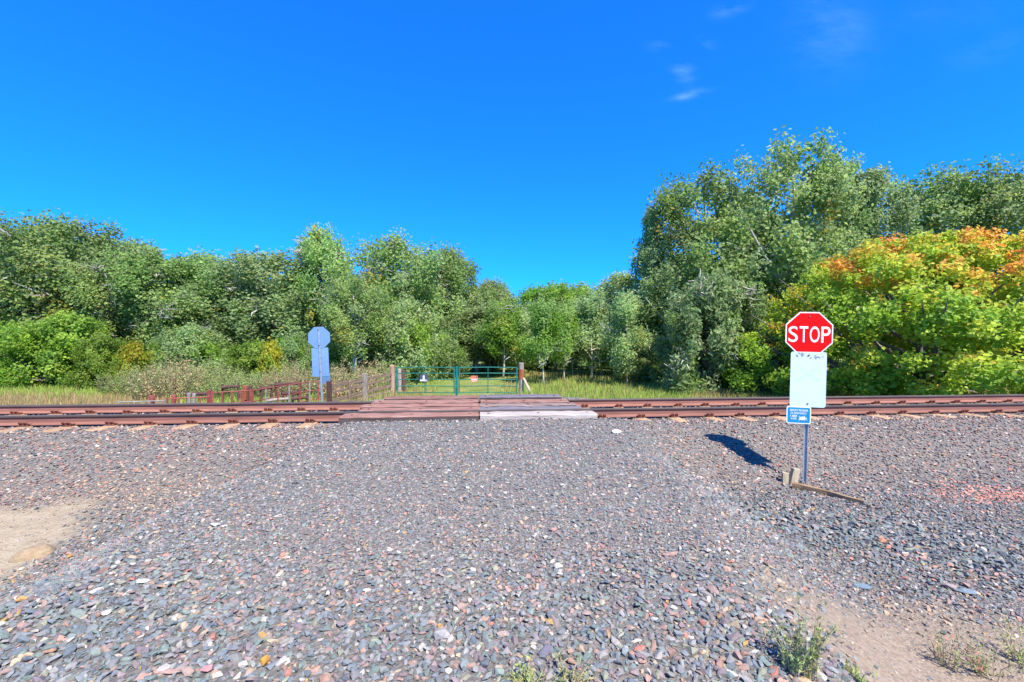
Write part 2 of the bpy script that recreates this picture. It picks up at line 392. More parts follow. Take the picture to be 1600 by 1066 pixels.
def spaced(lo, hi, step, far, ratio):
    mid = list(np.arange(lo, hi + step / 2, step))
    a, s = hi, step
    right = []
    while a < far[1]:
        s *= ratio; a += s; right.append(a)
    a, s = lo, step; left = []
    while a > far[0]:
        s *= ratio; a -= s; left.append(a)
    return np.array(left[::-1] + mid + right)
GX = spaced(-13, 13, 0.13, (-900, 900), 1.12)
GY = spaced(0.5, 13.5, 0.11, (-60, 1500), 1.06)
XX, YY = np.meshgrid(GX, GY)
ZZ = ground_z(XX, YY)
nx, ny = len(GX), len(GY)
idx = np.arange(nx * ny).reshape(ny, nx)
quads = np.stack([idx[:-1, :-1], idx[:-1, 1:], idx[1:, 1:], idx[1:, :-1]], -1).reshape(-1, 4)
def ground_material():
    m, n, l, p = new_mat('ground')
    geo = n.new('ShaderNodeNewGeometry')
    def attr(nm):
        a = n.new('ShaderNodeAttribute'); a.attribute_name = nm; return a.outputs['Fac']
    def noise(s, d=5):
        q = n.new('ShaderNodeTexNoise'); q.inputs['Scale'].default_value = s; q.inputs['Detail'].default_value = d; q.inputs['Roughness'].default_value = 0.65
        l.new(geo.outputs['Position'], q.inputs['Vector']); return q.outputs[0]
    def ramp(f, stops):
        r = n.new('ShaderNodeValToRGB')
        while len(r.color_ramp.elements) < len(stops): r.color_ramp.elements.new(0.5)
        for e, (pos, c) in zip(r.color_ramp.elements, stops): e.position = pos; e.color = (*c, 1)
        l.new(f, r.inputs[0]); return r.outputs[0]
    def mix(f, a, b):
        q = n.new('ShaderNodeMix'); q.data_type = 'RGBA'
        l.new(f, q.inputs[0]); l.new(a, q.inputs[6]); l.new(b, q.inputs[7]); return q.outputs[2]
    vo = n.new('ShaderNodeTexVoronoi'); vo.inputs['Scale'].default_value = 42
    l.new(geo.outputs['Position'], vo.inputs['Vector'])
    sepc = n.new('ShaderNodeSeparateColor'); l.new(vo.outputs['Color'], sepc.inputs[0])
    grav = ramp(sepc.outputs[0], [(0.0, (0.09, 0.085, 0.08)), (0.3, (0.14, 0.13, 0.12)), (0.55, (0.17, 0.15, 0.135)), (0.75, (0.125, 0.125, 0.12)), (0.93, (0.2, 0.17, 0.145)), (1.0, (0.28, 0.265, 0.245))])
    dirt = ramp(noise(9), [(0.3, (0.25, 0.2, 0.135)), (0.5, (0.32, 0.262, 0.185)), (0.7, (0.38, 0.32, 0.235))])
    dirt_r = ramp(noise(22), [(0.3, (0.18, 0.138, 0.105)), (0.5, (0.25, 0.195, 0.148)), (0.7, (0.32, 0.26, 0.205))])
    mead = ramp(noise(0.9), [(0.3, (0.10, 0.16, 0.035)), (0.5, (0.16, 0.21, 0.055)), (0.7, (0.27, 0.24, 0.10))])
    c = mix(attr('gravel'), mead, grav)
    c = mix(attr('dirt_l'), c, dirt); c = mix(attr('dirt_r'), c, dirt_r)
    l.new(c, p.inputs['Base Color']); p.inputs['Roughness'].default_value = 0.95; p.inputs['Specular IOR Level'].default_value = 0.15
    b = n.new('ShaderNodeBump'); b.inputs['Strength'].default_value = 0.7; b.inputs['Distance'].default_value = 0.015
    ad = n.new('ShaderNodeMath'); ad.operation = 'ADD'
    l.new(noise(60, 4), ad.inputs[0]); l.new(vo.outputs['Distance'], ad.inputs[1])
    l.new(ad.outputs[0], b.inputs['Height']); l.new(b.outputs[0], p.inputs['Normal'])
    return m
gme = np_mesh('ground', np.stack([XX, YY, ZZ], -1).reshape(-1, 3), quads, 4, mat=ground_material())
for nm, arr in (('gravel', gravel_m(XX, YY, False)), ('dirt_l', dirt_left(XX, YY)), ('dirt_r', dirt_right(XX, YY))):
    a = gme.attributes.new(nm, 'FLOAT', 'POINT'); a.data.foreach_set('value', arr.ravel().astype(np.float32))
gme.polygons.foreach_set('use_smooth', np.ones(len(gme.polygons), bool))
ground = tag(link(bpy.data.objects.new('ground', gme)), kind='structure')

# ------------------------------------------------------------------ ballast stones
def rock_hull(seed, npts, flat):
    r = random.Random(seed)
    bm = bmesh.new()
    for i in range(npts):
        while True:
            q = Vector((r.uniform(-1, 1), r.uniform(-1, 1), r.uniform(-1, 1)))
            if 0.2 < q.length < 1: break
        q = q.normalized() * r.uniform(0.8, 1.05)
        bm.verts.new((q.x, q.y * r.uniform(0.75, 1), q.z * flat))
    res = bmesh.ops.convex_hull(bm, input=bm.verts[:])
    bmesh.ops.delete(bm, geom=[q for q in res['geom_interior'] if isinstance(q, bmesh.types.BMVert)] , context='VERTS')
    bmesh.ops.triangulate(bm, faces=bm.faces[:])
    bmesh.ops.recalc_face_normals(bm, faces=bm.faces[:])
    bm.verts.index_update()
    v = np.array([q.co[:] for q in bm.verts], np.float32); f = np.array([[q.index for q in fc.verts] for fc in bm.faces], np.int32)
    bm.free(); return v, f
HI = [rock_hull(100 + i, 15, [0.55, 0.75, 0.42][i % 3]) for i in range(12)]
LO = [rock_hull(200 + i, 9, [0.6, 0.75, 0.5][i % 3]) for i in range(10)]

PALETTE = np.array([(0.150, 0.190, 0.245), (0.185, 0.225, 0.270), (0.240, 0.255, 0.285), (0.300, 0.295, 0.310), (0.210, 0.180, 0.225), (0.255, 0.205, 0.235),
                    (0.175, 0.235, 0.240), (0.330, 0.235, 0.225), (0.410, 0.255, 0.215), (0.440, 0.330, 0.245), (0.48, 0.46, 0.45), (0.58, 0.56, 0.54), (0.50, 0.20, 0.16), (0.52, 0.31, 0.10), (0.29, 0.31, 0.25)])
PALETTE = PALETTE * np.array((0.72, 0.66, 0.57))
PALETTE = PALETTE * 0.92 + PALETTE.mean(1, keepdims=True) * 0.08 * np.array((1.03, 1.0, 0.96))
P_ROAD = np.array([13, 14, 13, 9, 8, 9, 11, 8, 6, 4, 4, 1.3, 1.6, 0.6, 4]); P_ROAD = P_ROAD / P_ROAD.sum()
P_BANK = np.array([5, 6, 9, 10, 7, 13, 2, 20, 17, 6, 7, 1.6, 3.5, 0.6, 2]); P_BANK = P_BANK / P_BANK.sum()
P_BLUE = np.array([24, 24, 15, 5, 5, 3, 22, 2, 2, 1.5, 2, 0.8, 0.6, 0.4, 4]); P_BLUE = P_BLUE / P_BLUE.sum()

def jitter_grid(x0, x1, y0, y1, step, rng):
    gx_, gy_ = np.meshgrid(np.arange(x0, x1, step), np.arange(y0, y1, step))
    x = gx_.ravel() + rng.uniform(-0.55, 0.55, gx_.size) * step
    y = gy_.ravel() + rng.uniform(-0.55, 0.55, gx_.size) * step
    return x, y
rng = np.random.default_rng(11)
xs, ys, ss = [], [], []
for (y0, y1, step, s0, s1) in [(1.6, 4.2, 0.036, 0.012, 0.038), (4.2, 7.0, 0.043, 0.015, 0.040), (7.0, 12.8, 0.062, 0.024, 0.042)]:
    x, y = jitter_grid(-1.35 * y1 - 1, 1.35 * y1 + 1, y0, y1, step, rng)
    keep = (np.abs(x) < 1.22 * y + 1.0)
    x, y = x[keep], y[keep]
    u, v = uv_of(x, y)
    g = gravel_m(x, y)
    keep = rng.uniform(0, 1, len(x)) < np.clip(g * 1.15, 0.0, 1)
    keep &= v < 3.6
    x, y = x[keep], y[keep]
    s = s0 + (s1 - s0) * rng.beta(1.1, 2.4, len(x))
    xs.append(x); ys.append(y); ss.append(s)
def road_core(x, y):
    _, v_ = uv_of(x, y)
    return road_w(x, y) * sstep(2.2, 4.4, y) * (1 - sstep(-0.75, -0.5, v_))
# crushed fines between the stones of the road
x, y = jitter_grid(-6.5, 6.5, 1.7, 5.0, 0.036, rng)
k = (np.abs(x) < 1.2 * y + 0.3) & (rng.uniform(0, 1, len(x)) < gravel_m(x, y))
xs.append(x[k]); ys.append(y[k]); ss.append(rng.uniform(0.006, 0.015, k.sum()))
x, y = jitter_grid(-5.5, 4.0, 3.6, 9.2, 0.038, rng)
k = rng.uniform(0, 1, len(x)) < road_core(x, y) * 0.30 * (0.6 + 0.4 * wob(x, y, 1.4, 6))
xs.append(x[k]); ys.append(y[k]); ss.append(rng.uniform(0.006, 0.015, k.sum()))
# scattered grit on the bare dirt
x, y = jitter_grid(-8, 6, 1.8, 7, 0.05, rng)
k = (np.maximum(dirt_left(x, y), dirt_right(x, y)) > 0.3) & (rng.uniform(0, 1, len(x)) < 0.5)
xs.append(x[k]); ys.append(y[k]); ss.append(0.005 + 0.02 * rng.beta(1.0, 3.5, k.sum()))
SX, SY, SS = np.concatenate(xs), np.concatenate(ys), np.concatenate(ss)
# coarser clean stones: the bluish bank on the right, the lower left edge
blue = np.exp(-((SY - (6.4 - 0.50 * (SX - 2.6))) / 0.85) ** 2) * sstep(1.2, 2.4, SX) * (1 - sstep(6.5, 8.0, SX))
blue = np.maximum(blue, sstep(-1.2, -2.4, SX) * (1 - sstep(3.2, 4.4, SY)))
blue = np.maximum(blue, 0.45 * (1 - sstep(2.6, 3.6, SY)))
core = road_core(SX, SY)
blue = blue * (1 - 0.8 * core)
SS = SS * (1 + 0.45 * blue * (SX > 1) + 0.2 * blue * (SX <= 1)) * (1 - 0.10 * core * (SS > 0.016))
U, V = uv_of(SX, SY)
XCR0, XCR1 = -3.45, 1.72           # crossing ends along the track, from u of the near side
TIE0, TIES = -9.50, 0.765
tie_d = np.abs((U - TIE0 + TIES / 2) % TIES - TIES / 2)
keep = ~((np.abs(V) < 0.085) | (np.abs(V - 1.505) < 0.085))
keep &= ~((tie_d < 0.13) & (V > -0.27) & (V < 1.95) & (rng.uniform(0, 1, len(V)) < np.where(V > -0.12, 0.85, 0.6)))
keep &= ~((U > XCR0) & (U < XCR1) & (V > -0.53) & (V < 2.05))
SX, SY, SS, U, V, blue, core = [q[keep] for q in (SX, SY, SS, U, V, blue, core)]
N = len(SX)
SZ = ground_z(SX, SY) + SS * (rng.uniform(0.0, 0.55, N) - 0.16 * np.maximum(core, 0.6 * (SY < 4.2)))
bank = (sstep(-3.1, -2.2, V) * (1 - road_w(SX, SY)))
r_ = rng.uniform(0, 1, N)
PI_idx = rng.choice(len(PALETTE), N, p=P_ROAD)
kb = r_ < np.clip(bank + 0.3 * wob(SX, SY, 1.3, 4.5) * (bank > 0.02), 0, 1); PI_idx[kb] = rng.choice(len(PALETTE), kb.sum(), p=P_BANK)
kb = rng.uniform(0, 1, N) < blue * 0.85; PI_idx[kb] = rng.choice(len(PALETTE), kb.sum(), p=P_BLUE)
DUST = np.array((0.215, 0.205, 0.195))
TONE = PALETTE[PI_idx] * rng.uniform(0.82, 1.28, (N, 1)) * rng.uniform(0.97, 1.03, (N, 3))
TONE = TONE * (1 - 0.10 * core[:, None]) + DUST * 0.12 * core[:, None]
bw = np.clip(bank + 0.35 * wob(SX, SY, 1.1, 2.5) + rng.normal(0, 0.25, N), 0, 1)[:, None]
TONE = TONE * ((1 - bw) * np.array((1.0, 1.03, 1.06)) + bw * np.array((1.08, 1.02, 1.0)))
# rust-stained patch at the right, tan dusting by the sandy pocket
red = np.exp(-((SX - 8.0) / 1.3) ** 2 - ((SY - 6.9) / 0.45) ** 2)
kb = rng.uniform(0, 1, N) < red * 0.95; TONE[kb] = TONE[kb] * 0.3 + np.array((0.62, 0.25, 0.18)) * 0.7
tan = np.maximum(np.exp(-((SX + 6.0) / 1.2) ** 2 - ((SY - 6.6) / 0.7) ** 2), sstep(0.02, 0.5, np.maximum(dirt_left(SX, SY), dirt_right(SX, SY))) * 0.7)
kb = rng.uniform(0, 1, N) < tan * 0.6; TONE[kb] = TONE[kb] * 0.4 + np.array((0.36, 0.27, 0.18)) * 0.6
YAW = rng.uniform(0, 2 * PI, N); TX = rng.normal(0, 0.32, N) * (1 - 0.45 * core); TY = rng.normal(0, 0.32, N) * (1 - 0.45 * core)
ASP = np.stack([rng.uniform(0.9, 1.5, N), rng.uniform(0.75, 1.05, N), rng.uniform(0.65, 1.15, N)], -1)

# the stones that show largest are objects of their own
pxs, pys = 800 + 700 * SX / SY, 530 - 700 * (SZ - CAMZ) / SY
in_f = (pxs > 5) & (pxs < 1595) & (pys < 1060)
app = np.where(in_f, SS * ASP[:, 0] / SY, 0)
top = np.argsort(-app)[:300]
is_top = np.zeros(N, bool); is_top[top] = True
HI_ME = []
for v, f in HI:
    HI_ME.append(np_mesh('stone', v, f, 3, mat=M['stone_one']))
for j in top:
    o = bpy.data.objects.new('stone', HI_ME[j % len(HI_ME)])
    o.location = (SX[j], SY[j], SZ[j]); o.rotation_euler = (TX[j], TY[j], YAW[j])
    o.scale = tuple(SS[j] * ASP[j]); o.color = (*TONE[j], 1)
    link(o, ground)
vl, fl, tl, off = [], [], [], 0
for lib, sel in ((HI, (SY < 3.6) & (SS > 0.015) & ~is_top), (LO, ((SY >= 3.6) | (SS <= 0.015)) & ~is_top)):
    ids = np.nonzero(sel)[0]; which = rng.integers(0, len(lib), len(ids))
    for k, (v, f) in enumerate(lib):
        j = ids[which == k]
        if not len(j): continue
        p = v[None] * (ASP[j] * SS[j, None])[:, None, :]
        cx, sx_ = np.cos(TX[j])[:, None], np.sin(TX[j])[:, None]
        p = np.stack([p[..., 0], p[..., 1] * cx - p[..., 2] * sx_, p[..., 1] * sx_ + p[..., 2] * cx], -1)
        cy, sy_ = np.cos(TY[j])[:, None], np.sin(TY[j])[:, None]
        p = np.stack([p[..., 0] * cy + p[..., 2] * sy_, p[..., 1], -p[..., 0] * sy_ + p[..., 2] * cy], -1)
        cz, sz_ = np.cos(YAW[j])[:, None], np.sin(YAW[j])[:, None]
        p = np.stack([p[..., 0] * cz - p[..., 1] * sz_, p[..., 0] * sz_ + p[..., 1] * cz, p[..., 2]], -1)
        p += np.stack([SX[j], SY[j], SZ[j]], -1)[:, None, :]
        nv = len(v)
        vl.append(p.reshape(-1, 3)); tl.append(np.repeat(TONE[j], nv, 0))
        fl.append((f[None] + (off + np.arange(len(j)) * nv)[:, None, None]).reshape(-1, 3)); off += len(j) * nv
gm = np_mesh('gravel', np.concatenate(vl), np.concatenate(fl), 3, np.concatenate(tl), M['stone'])
gravel = link(bpy.data.objects.new('gravel', gm), ground); gravel['kind'] = 'stuff'
print('STONES', N, 'tris', len(gm.polygons))

# rocks that stand out from the gravel
def rock(px, py, wpx, name, label, col, flat=0.5, asp=1.3, yaw=0.0, mat=None, seed=1, sink=0.35, smooth=False):
    # walk the line of sight to the ground
    d = 1.6
    while d < 14 and CAMZ - (py - 530) / 700 * d > gz((px - 800) / 700 * d, d): d += 0.01
    x = (px - 800) / 700 * d
    v, f = rock_hull(seed, 14 if smooth else 16, flat)
    me = np_mesh(name, v, f, 3, mat=mat or M['stone_one'])
    if smooth: me.polygons.foreach_set('use_smooth', np.ones(len(me.polygons), bool))
    o = link(bpy.data.objects.new(name, me))
    s = wpx / 700 * d / 2
    o.scale = (s * 1.05, s / asp, s / asp)
    o.location = (x, d, gz(x, d) + s / asp * flat * (1 - 2 * sink) + 0.012)
    o.rotation_euler = (0.08, -0.06, yaw); o.color = (*(q * 0.62 for q in col), 1)
    if smooth:
        md = o.modifiers.new('round', 'SUBSURF'); md.levels = 2; md.render_levels = 2
    return tag(o, label, 'rock')
rock(60, 868, 84, 'boulder', 'flat tan boulder half buried in the sandy pocket', (0.5, 0.36, 0.22), flat=0.6, asp=1.35, yaw=0.5, mat=M['boulder'], seed=35, sink=0.55, smooth=True)
rock(962, 677, 20, 'rock', 'white angular rock lying alone on the gravel before the pale plank', (0.8, 0.79, 0.77), seed=32)
rock(220, 913, 26, 'rock', 'flat white slab of rock among grey gravel', (0.72, 0.70, 0.68), flat=0.25, asp=1.5, seed=33, yaw=-0.3)
rock(168, 963, 22, 'rock', 'smooth cream oval rock on bluish gravel', (0.74, 0.68, 0.56), flat=0.4, asp=1.7, seed=34, yaw=0.3)
rock(413, 1040, 17, 'rock', 'bright orange rock among grey gravel', (0.62, 0.32, 0.06), flat=0.7, asp=0.85, seed=35)
rock(690, 999, 30, 'rock', 'largest pale grey lumpy rock set in the gravel road', (0.42, 0.40, 0.39), flat=0.6, asp=1.1, seed=36)
rock(336, 823, 18, 'rock', 'white pointed rock with a pink cast beside red stones', (0.68, 0.62, 0.62), flat=0.6, asp=1.2, seed=37, yaw=0.5)
rock(258, 1056, 48, 'rock', 'long pink slab of rock on the bluish gravel', (0.52, 0.33, 0.28), flat=0.3, asp=3.2, seed=38, yaw=-0.1)
rock(322, 1052, 22, 'rock', 'rose red rock beside the long pink slab', (0.55, 0.25, 0.26), flat=0.5, asp=1.3, seed=39)
rock(77, 1050 - 130 + 104, 22, 'rock', 'brick red rock among blue grey gravel', (0.44, 0.25, 0.16), flat=0.4, asp=1.6, seed=40, yaw=0.3)
rock(865, 831, 15, 'rock', 'salmon pink rock in the middle of the gravel road', (0.62, 0.34, 0.27), flat=0.6, asp=1.2, seed=41)
rock(1380, 850, 14, 'rock', 'rust orange rock on the coarse blue bank', (0.56, 0.25, 0.14), flat=0.7, asp=1.0, seed=42)
rock(1350, 920, 28, 'rock', 'blue slab of rock at the edge of the brown dirt', (0.22, 0.30, 0.36), flat=0.3, asp=1.6, seed=43, yaw=-0.5)
rock(1510, 930, 32, 'rock', 'large slate blue rock on the coarse bank above the dirt', (0.25, 0.32, 0.38), flat=0.5, asp=1.5, seed=44, yaw=-0.3)
rock(1487, 922, 26, 'rock', 'dusty pink rock next to the slate blue rock', (0.45, 0.35, 0.34), flat=0.5, asp=1.4, seed=45, yaw=-0.5)
rock(852, 1022, 27, 'rock', 'dark violet square rock near the low weeds', (0.2, 0.18, 0.24), flat=0.35, asp=1.1, seed=46, yaw=0.7)

# ------------------------------------------------------------------ the railway track
track = empty('railway_track', (0, RA, -0.10), 'rusty single railway track on pale orange concrete ties', 'railway', rz=TH)
def rail_profile():
    h = [(-0.0375, 0.172), (-0.034, 0.183), (-0.026, 0.186), (0.026, 0.186), (0.034, 0.183), (0.0375, 0.172), (0.036, 0.152), (0.009, 0.138), (0.0085, 0.05),
         (0.02, 0.028), (0.076, 0.014), (0.076, 0.0), (-0.076, 0.0), (-0.076, 0.014), (-0.02, 0.028), (-0.0085, 0.05), (-0.009, 0.138), (-0.036, 0.152)]
    return h
for v0 in (0.0, 1.505):
    b = MB(); pr = rail_profile(); n = len(pr)
    U0, U1 = -70.0, 80.0
    vv = [(U0, y, z) for y, z in pr] + [(U1, y, z) for y, z in pr]
    ff = [(i, (i + 1) % n, (i + 1) % n + n, i + n) for i in range(n)] + [tuple(range(n)), tuple(range(2 * n - 1, n - 1, -1))]
    b.add(vv, ff); b.mi = [1 if i in (0, 1, 2, 3, 4, 5, 17) else 0 for i in range(n)] + [0, 0]
    o = b.build('rail', [M['rail_rust'], M['rail_head']], track)
    o.location = (0, v0, 0.014)
# a tie with its plates and spring clips
tb = MB()
tb.box((0, 0.7525, -0.11), (0.25, 2.6, 0.22), bevel=0.015)
tie_me = tb.mesh('concrete_tie', M['tie'])
pb = MB(); pb.box((0, 0, 0.007), (0.17, 0.20, 0.012)); plate_me = pb.mesh('rail_pad', M['clip'])
cb = MB()
for sx in (-0.045, 0.045):          # bent rod: a loop rising off the shoulder and pressing on the rail foot
    pts = []
    for q in range(9):
        a = PI * q / 8
        pts.append((sx - 0.028 * math.cos(a), -0.055 - 0.055 * math.sin(a) * 0.9, 0.034 + 0.05 * math.sin(a)))
    pts.append((sx + 0.028, 0.02, 0.032))
    cb.tube([(sx - 0.028, 0.02, 0.028)] + pts, 0.015, n=6)
cb.box((0, -0.05, 0.02), (0.15, 0.06, 0.045), bevel=0.008)
clip_me = cb.mesh('rail_clip', M['clip'])
tr = random.Random(3)
for k in range(-8, 42):
    u = TIE0 + k * TIES + tr.uniform(-0.05, 0.05)
    t = link(bpy.data.objects.new('concrete_tie', tie_me), track)
    t.location = (u, tr.uniform(-0.03, 0.03), tr.uniform(-0.004, 0.002)); t.rotation_euler.z = tr.uniform(-0.01, 0.01)
    hidden = XCR0 + 0.1 < u < XCR1 - 0.1
    for v0 in (0.0, 1.505):
        p = link(bpy.data.objects.new('rail_pad', plate_me), t); p.location = (0, v0, 0.0)
        if hidden: continue
        for sgn in (-1, 1):
            c = link(bpy.data.objects.new('rail_clip', clip_me), t)
            c.location = (0, v0 + sgn * 0.062, 0.004); c.rotation_euler.z = 0 if sgn < 0 else PI

# ------------------------------------------------------------------ timber crossing: two panels of planks
def crossing(u0, u1, name_label, spec):
    root = empty('crossing_panel', (*xy_of((u0 + u1) / 2, 0.75), -0.15), name_label, 'crossing', 'timber crossing panels between the rails', rz=TH)
    made = []
    for (va, vb, zt, th, mat, du0, du1, seed) in spec:
        r = random.Random(seed)
        n = 14
        L0, L1 = u0 + du0, u1 + du1
        bm = bmesh.new()
        rings = []
        for i in range(n + 1):
            s = L0 + (L1 - L0) * i / n
            jt = [r.uniform(-0.008, 0.008) for _ in range(6)]
            a_, b_ = va + jt[0], vb + jt[1]
            z1 = zt + jt[2]; z2 = zt + jt[3]; zb = zt - th
            cc = 0.018
            ring = [(a_, zb), (a_, z1 - cc), (a_ + cc, z1), ((a_ + b_) / 2, (z1 + z2) / 2 - 0.004 + jt[4]), (b_ - cc, z2), (b_, z2 - cc), (b_, zb)]
            endj = r.uniform(-0.015, 0.015) if i in (0, n) else 0
            rings.append([bm.verts.new((s + endj - (u0 + u1) / 2, y - 0.75, z + 0.15)) for y, z in ring])
        m = len(rings[0])
        for i in range(n):
            for k in range(m):
                bm.faces.new((rings[i][k], rings[i][(k + 1) % m], rings[i + 1][(k + 1) % m], rings[i + 1][k]))
        bm.faces.new(rings[0]); bm.faces.new(rings[-1][::-1])
        bm.faces.ensure_lookup_table()
        for fi in range(n): bm.faces[fi * m].material_index = 1
        bmesh.ops.recalc_face_normals(bm, faces=bm.faces[:])
        me = bpy.data.meshes.new('plank'); bm.to_mesh(me); bm.free(); me.materials.append(mat); me.materials.append(M['plank_tar'] if mat is not M['plank_pale'] else mat)
        made.append((link(bpy.data.objects.new('plank', me), root), (va, vb, zt, th, mat, du0, du1, seed)))
    bolts(root, made, u0, u1)
    return root
def bolts(root, planks, u0, u1):
    for pk, (va, vb, zt, th, mat, du0, du1, seed) in planks:
        for t in (0.07, 0.5, 0.93):
            u = u0 + du0 + (u1 + du1 - u0 - du0) * t - (u0 + u1) / 2
            b = MB(); b.tube([(u, (va + vb) / 2 - 0.75, zt + 0.13), (u, (va + vb) / 2 - 0.75, zt + 0.158)], 0.028, n=8); b.build('bolt', M['clip'], pk)
UM = (XCR0 + XCR1) / 2 + 0.18
crossing(XCR0, UM - 0.012, 'reddish weathered timber plank panel of the rail crossing', [
    (-0.50, -0.06, 0.072, 0.22, M['plank_red'], 0.0, 0, 1), (0.125, 0.46, 0.098, 0.2, M['plank_red'], 0.22, 0, 2), (0.54, 0.88, 0.120, 0.2, M['plank_red'], 0.16, 0, 3),
    (0.96, 1.385, 0.140, 0.2, M['plank_red'], 0.28, 0, 4), (1.575, 2.03, 0.158, 0.22, M['plank_red'], 0.45, 0, 6)])
crossing(UM + 0.012, XCR1, 'greyer timber plank panel of the rail crossing with a pale front plank', [
    (-0.52, -0.06, 0.070, 0.21, M['plank_pale'], 0.0, 0, 11), (0.125, 0.46, 0.094, 0.2, M['plank_blue'], -0.02, -0.15, 12), (0.54, 0.88, 0.108, 0.2, M['plank_grey'], 0.0, -0.2, 13),
    (0.96, 1.385, 0.126, 0.2, M['plank_red'], 0.01, -0.3, 14), (1.575, 2.03, 0.168, 0.25, M['plank_blue'], 0.0, -0.35, 16)])

# ------------------------------------------------------------------ lettering helper
def text_mesh(body, w, h, depth, mat, bold=0.0, name='lettering', space=1.0):
    cu = bpy.data.curves.new('t', 'FONT'); cu.body = body; cu.size = 1.0; cu.extrude = 0.01; cu.offset = bold; cu.space_character = space
    o = bpy.data.objects.new('t', cu); COL.objects.link(o)
    bpy.context.view_layer.update()
    dg = bpy.context.evaluated_depsgraph_get()
    me = bpy.data.meshes.new_from_object(o.evaluated_get(dg))
    bpy.data.objects.remove(o)
    c = np.array([q.co[:] for q in me.vertices]); lo, hi = c.min(0), c.max(0)
    c = (c - (lo + hi) / 2) / (hi - lo) * np.array([w, h, depth])
    c2 = np.stack([c[:, 0], -c[:, 2], c[:, 1]], -1)      # stand upright, facing -y
    me.vertices.foreach_set('co', c2.ravel().astype(np.float32)); me.update()
    me.materials.clear(); me.materials.append(mat); me.name = name
    return me

def octagon(w, cut=0.2929):
    h = w / 2; c = w * cut
    return [(-h + c, -h), (h - c, -h), (h, -h + c), (h, h - c), (h - c, h), (-h + c, h), (-h, h - c), (-h, -h + c)]
def rrect(w, h, r, n=4):
    pts = []
    for cx, cy, a0 in ((w / 2 - r, h / 2 - r, 0), (-w / 2 + r, h / 2 - r, 90), (-w / 2 + r, -h / 2 + r, 180), (w / 2 - r, -h / 2 + r, 270)):
        for k in range(n + 1):
            a = R(a0 + 90 * k / n); pts.append((cx + r * math.cos(a), cy + r * math.sin(a)))
    return pts
def channel_post(h, z0=-0.35):
    """U-channel post with a row of holes hinted by short recessed plugs"""
    b = MB()
    prof = [(-0.036, 0.0), (-0.024, 0.0), (-0.017, 0.026), (0.017, 0.026), (0.024, 0.0), (0.036, 0.0), (0.036, 0.005), (0.027, 0.005), (0.020, 0.031), (-0.020, 0.031), (-0.027, 0.005), (-0.036, 0.005)]
    n = len(prof)
    vv = [(x, y, z0) for x, y in prof] + [(x, y, h) for x, y in prof]
    ff = [(i, (i + 1) % n, (i + 1) % n + n, i + n) for i in range(n)]
    ff += [(0, 1, 10, 11), (1, 2, 9, 10), (2, 3, 8, 9), (3, 4, 7, 8), (4, 5, 6, 7)]
    ff += [tuple(q + n for q in f) for f in ff[-5:]]
    b.add(vv, ff)
    return b

# ------------------------------------------------------------------ near stop sign
sx0, sy0 = (1258 - 800) / 94.6, 7.4
sign = empty('stop_sign', (sx0, sy0, gz(sx0, sy0)), 'red stop sign above a blank white panel on a steel post', 'sign', rz=R(-10))
sign.rotation_euler = (0, R(1.3), R(-10))
base = gz(sx0, sy0)
def zpx(py): return CAMZ - (py - 530) / 94.6 - base
channel_post(zpx(500)).build('post', M['galv'], sign)
pd = MB()
for k in range(46):
    z = 0.05 + k * 0.025
    pd.box((0, 0.0245, z), (0.010, 0.004, 0.011))
pd.build('post_holes', M['bolt'], sign)
zc = zpx(521.5)
pl = MB(); pl.prism([(x, z + zc) for x, z in octagon(0.712)], -0.010, -0.006)
plate = pl.build('stop_plate', M['sign_white'], sign)
pl = MB(); pl.prism([(x, z + zc) for x, z in octagon(0.676)], -0.0125, -0.0098); pl.build('red_face', M['sign_red'], plate)
lx = -0.314; widths = [0.142, 0.128, 0.146, 0.134]; gaps = 0.026
for ch, w in zip('STOP', widths):
    o = link(bpy.data.objects.new('letter', text_mesh(ch, w, 0.262, 0.004, M['sign_white'], bold=0.004, name='letter')), plate)
    o.location = (lx + w / 2, -0.0135, zc - 0.012); lx += w + gaps
bb = MB(); bb.tube([(0.0, -0.0225, zc + 0.285), (0.0, -0.011, zc + 0.285)], 0.011, n=8); bb.build('bolt', M['bolt'], plate)
zw = zpx(593)
pw, ph = 56 / 94.6 / 1.098 * 1.0, 86 / 94.6
pl = MB(); pl.prism([(x, z + zw) for x, z in rrect(pw, ph, 0.035)], -0.019, -0.015)
panel = pl.build('white_panel', M['panel_pale'], sign); panel['label'] = 'pale blank panel with a faded cross'
pl = MB()
for a in (36, -36):
    pl.box((0, -0.0190 - (0.0004 if a > 0 else 0), zw + 0.10), (0.40, 0.0012, 0.055), rot=(0, R(a), 0))
pl.build('faded_cross', M['panel_ghost'], panel)
pl = MB(); rs = random.Random(4)
for cx, cz, n_ in ((-0.14, 0.40, 7), (0.15, 0.385, 6), (0.0, 0.385, 2)):
    for _ in range(n_):
        pl.box((cx + rs.uniform(-0.06, 0.06), -0.0196 - rs.uniform(0, 0.0008), zw + cz + rs.uniform(-0.03, 0.03)), (rs.uniform(0.02, 0.055), 0.0006, rs.uniform(0.01, 0.022)), rot=(0, R(rs.uniform(20, 60) * (1 if cx < 0 else -1)), 0))
pl.build('scuff_marks', M['scuff'], panel)
bb = MB(); bb.tube([(0.0, -0.028, zw + 0.40), (0.0, -0.018, zw + 0.40)], 0.014, n=8)
bb.build('bolt', M['bolt'], panel)
bb = MB(); bb.tube([(0.0, -0.028, zw - 0.40), (0.0, -0.018, zw - 0.40)], 0.014, n=8); bb.build('bolt', M['bolt'], panel)
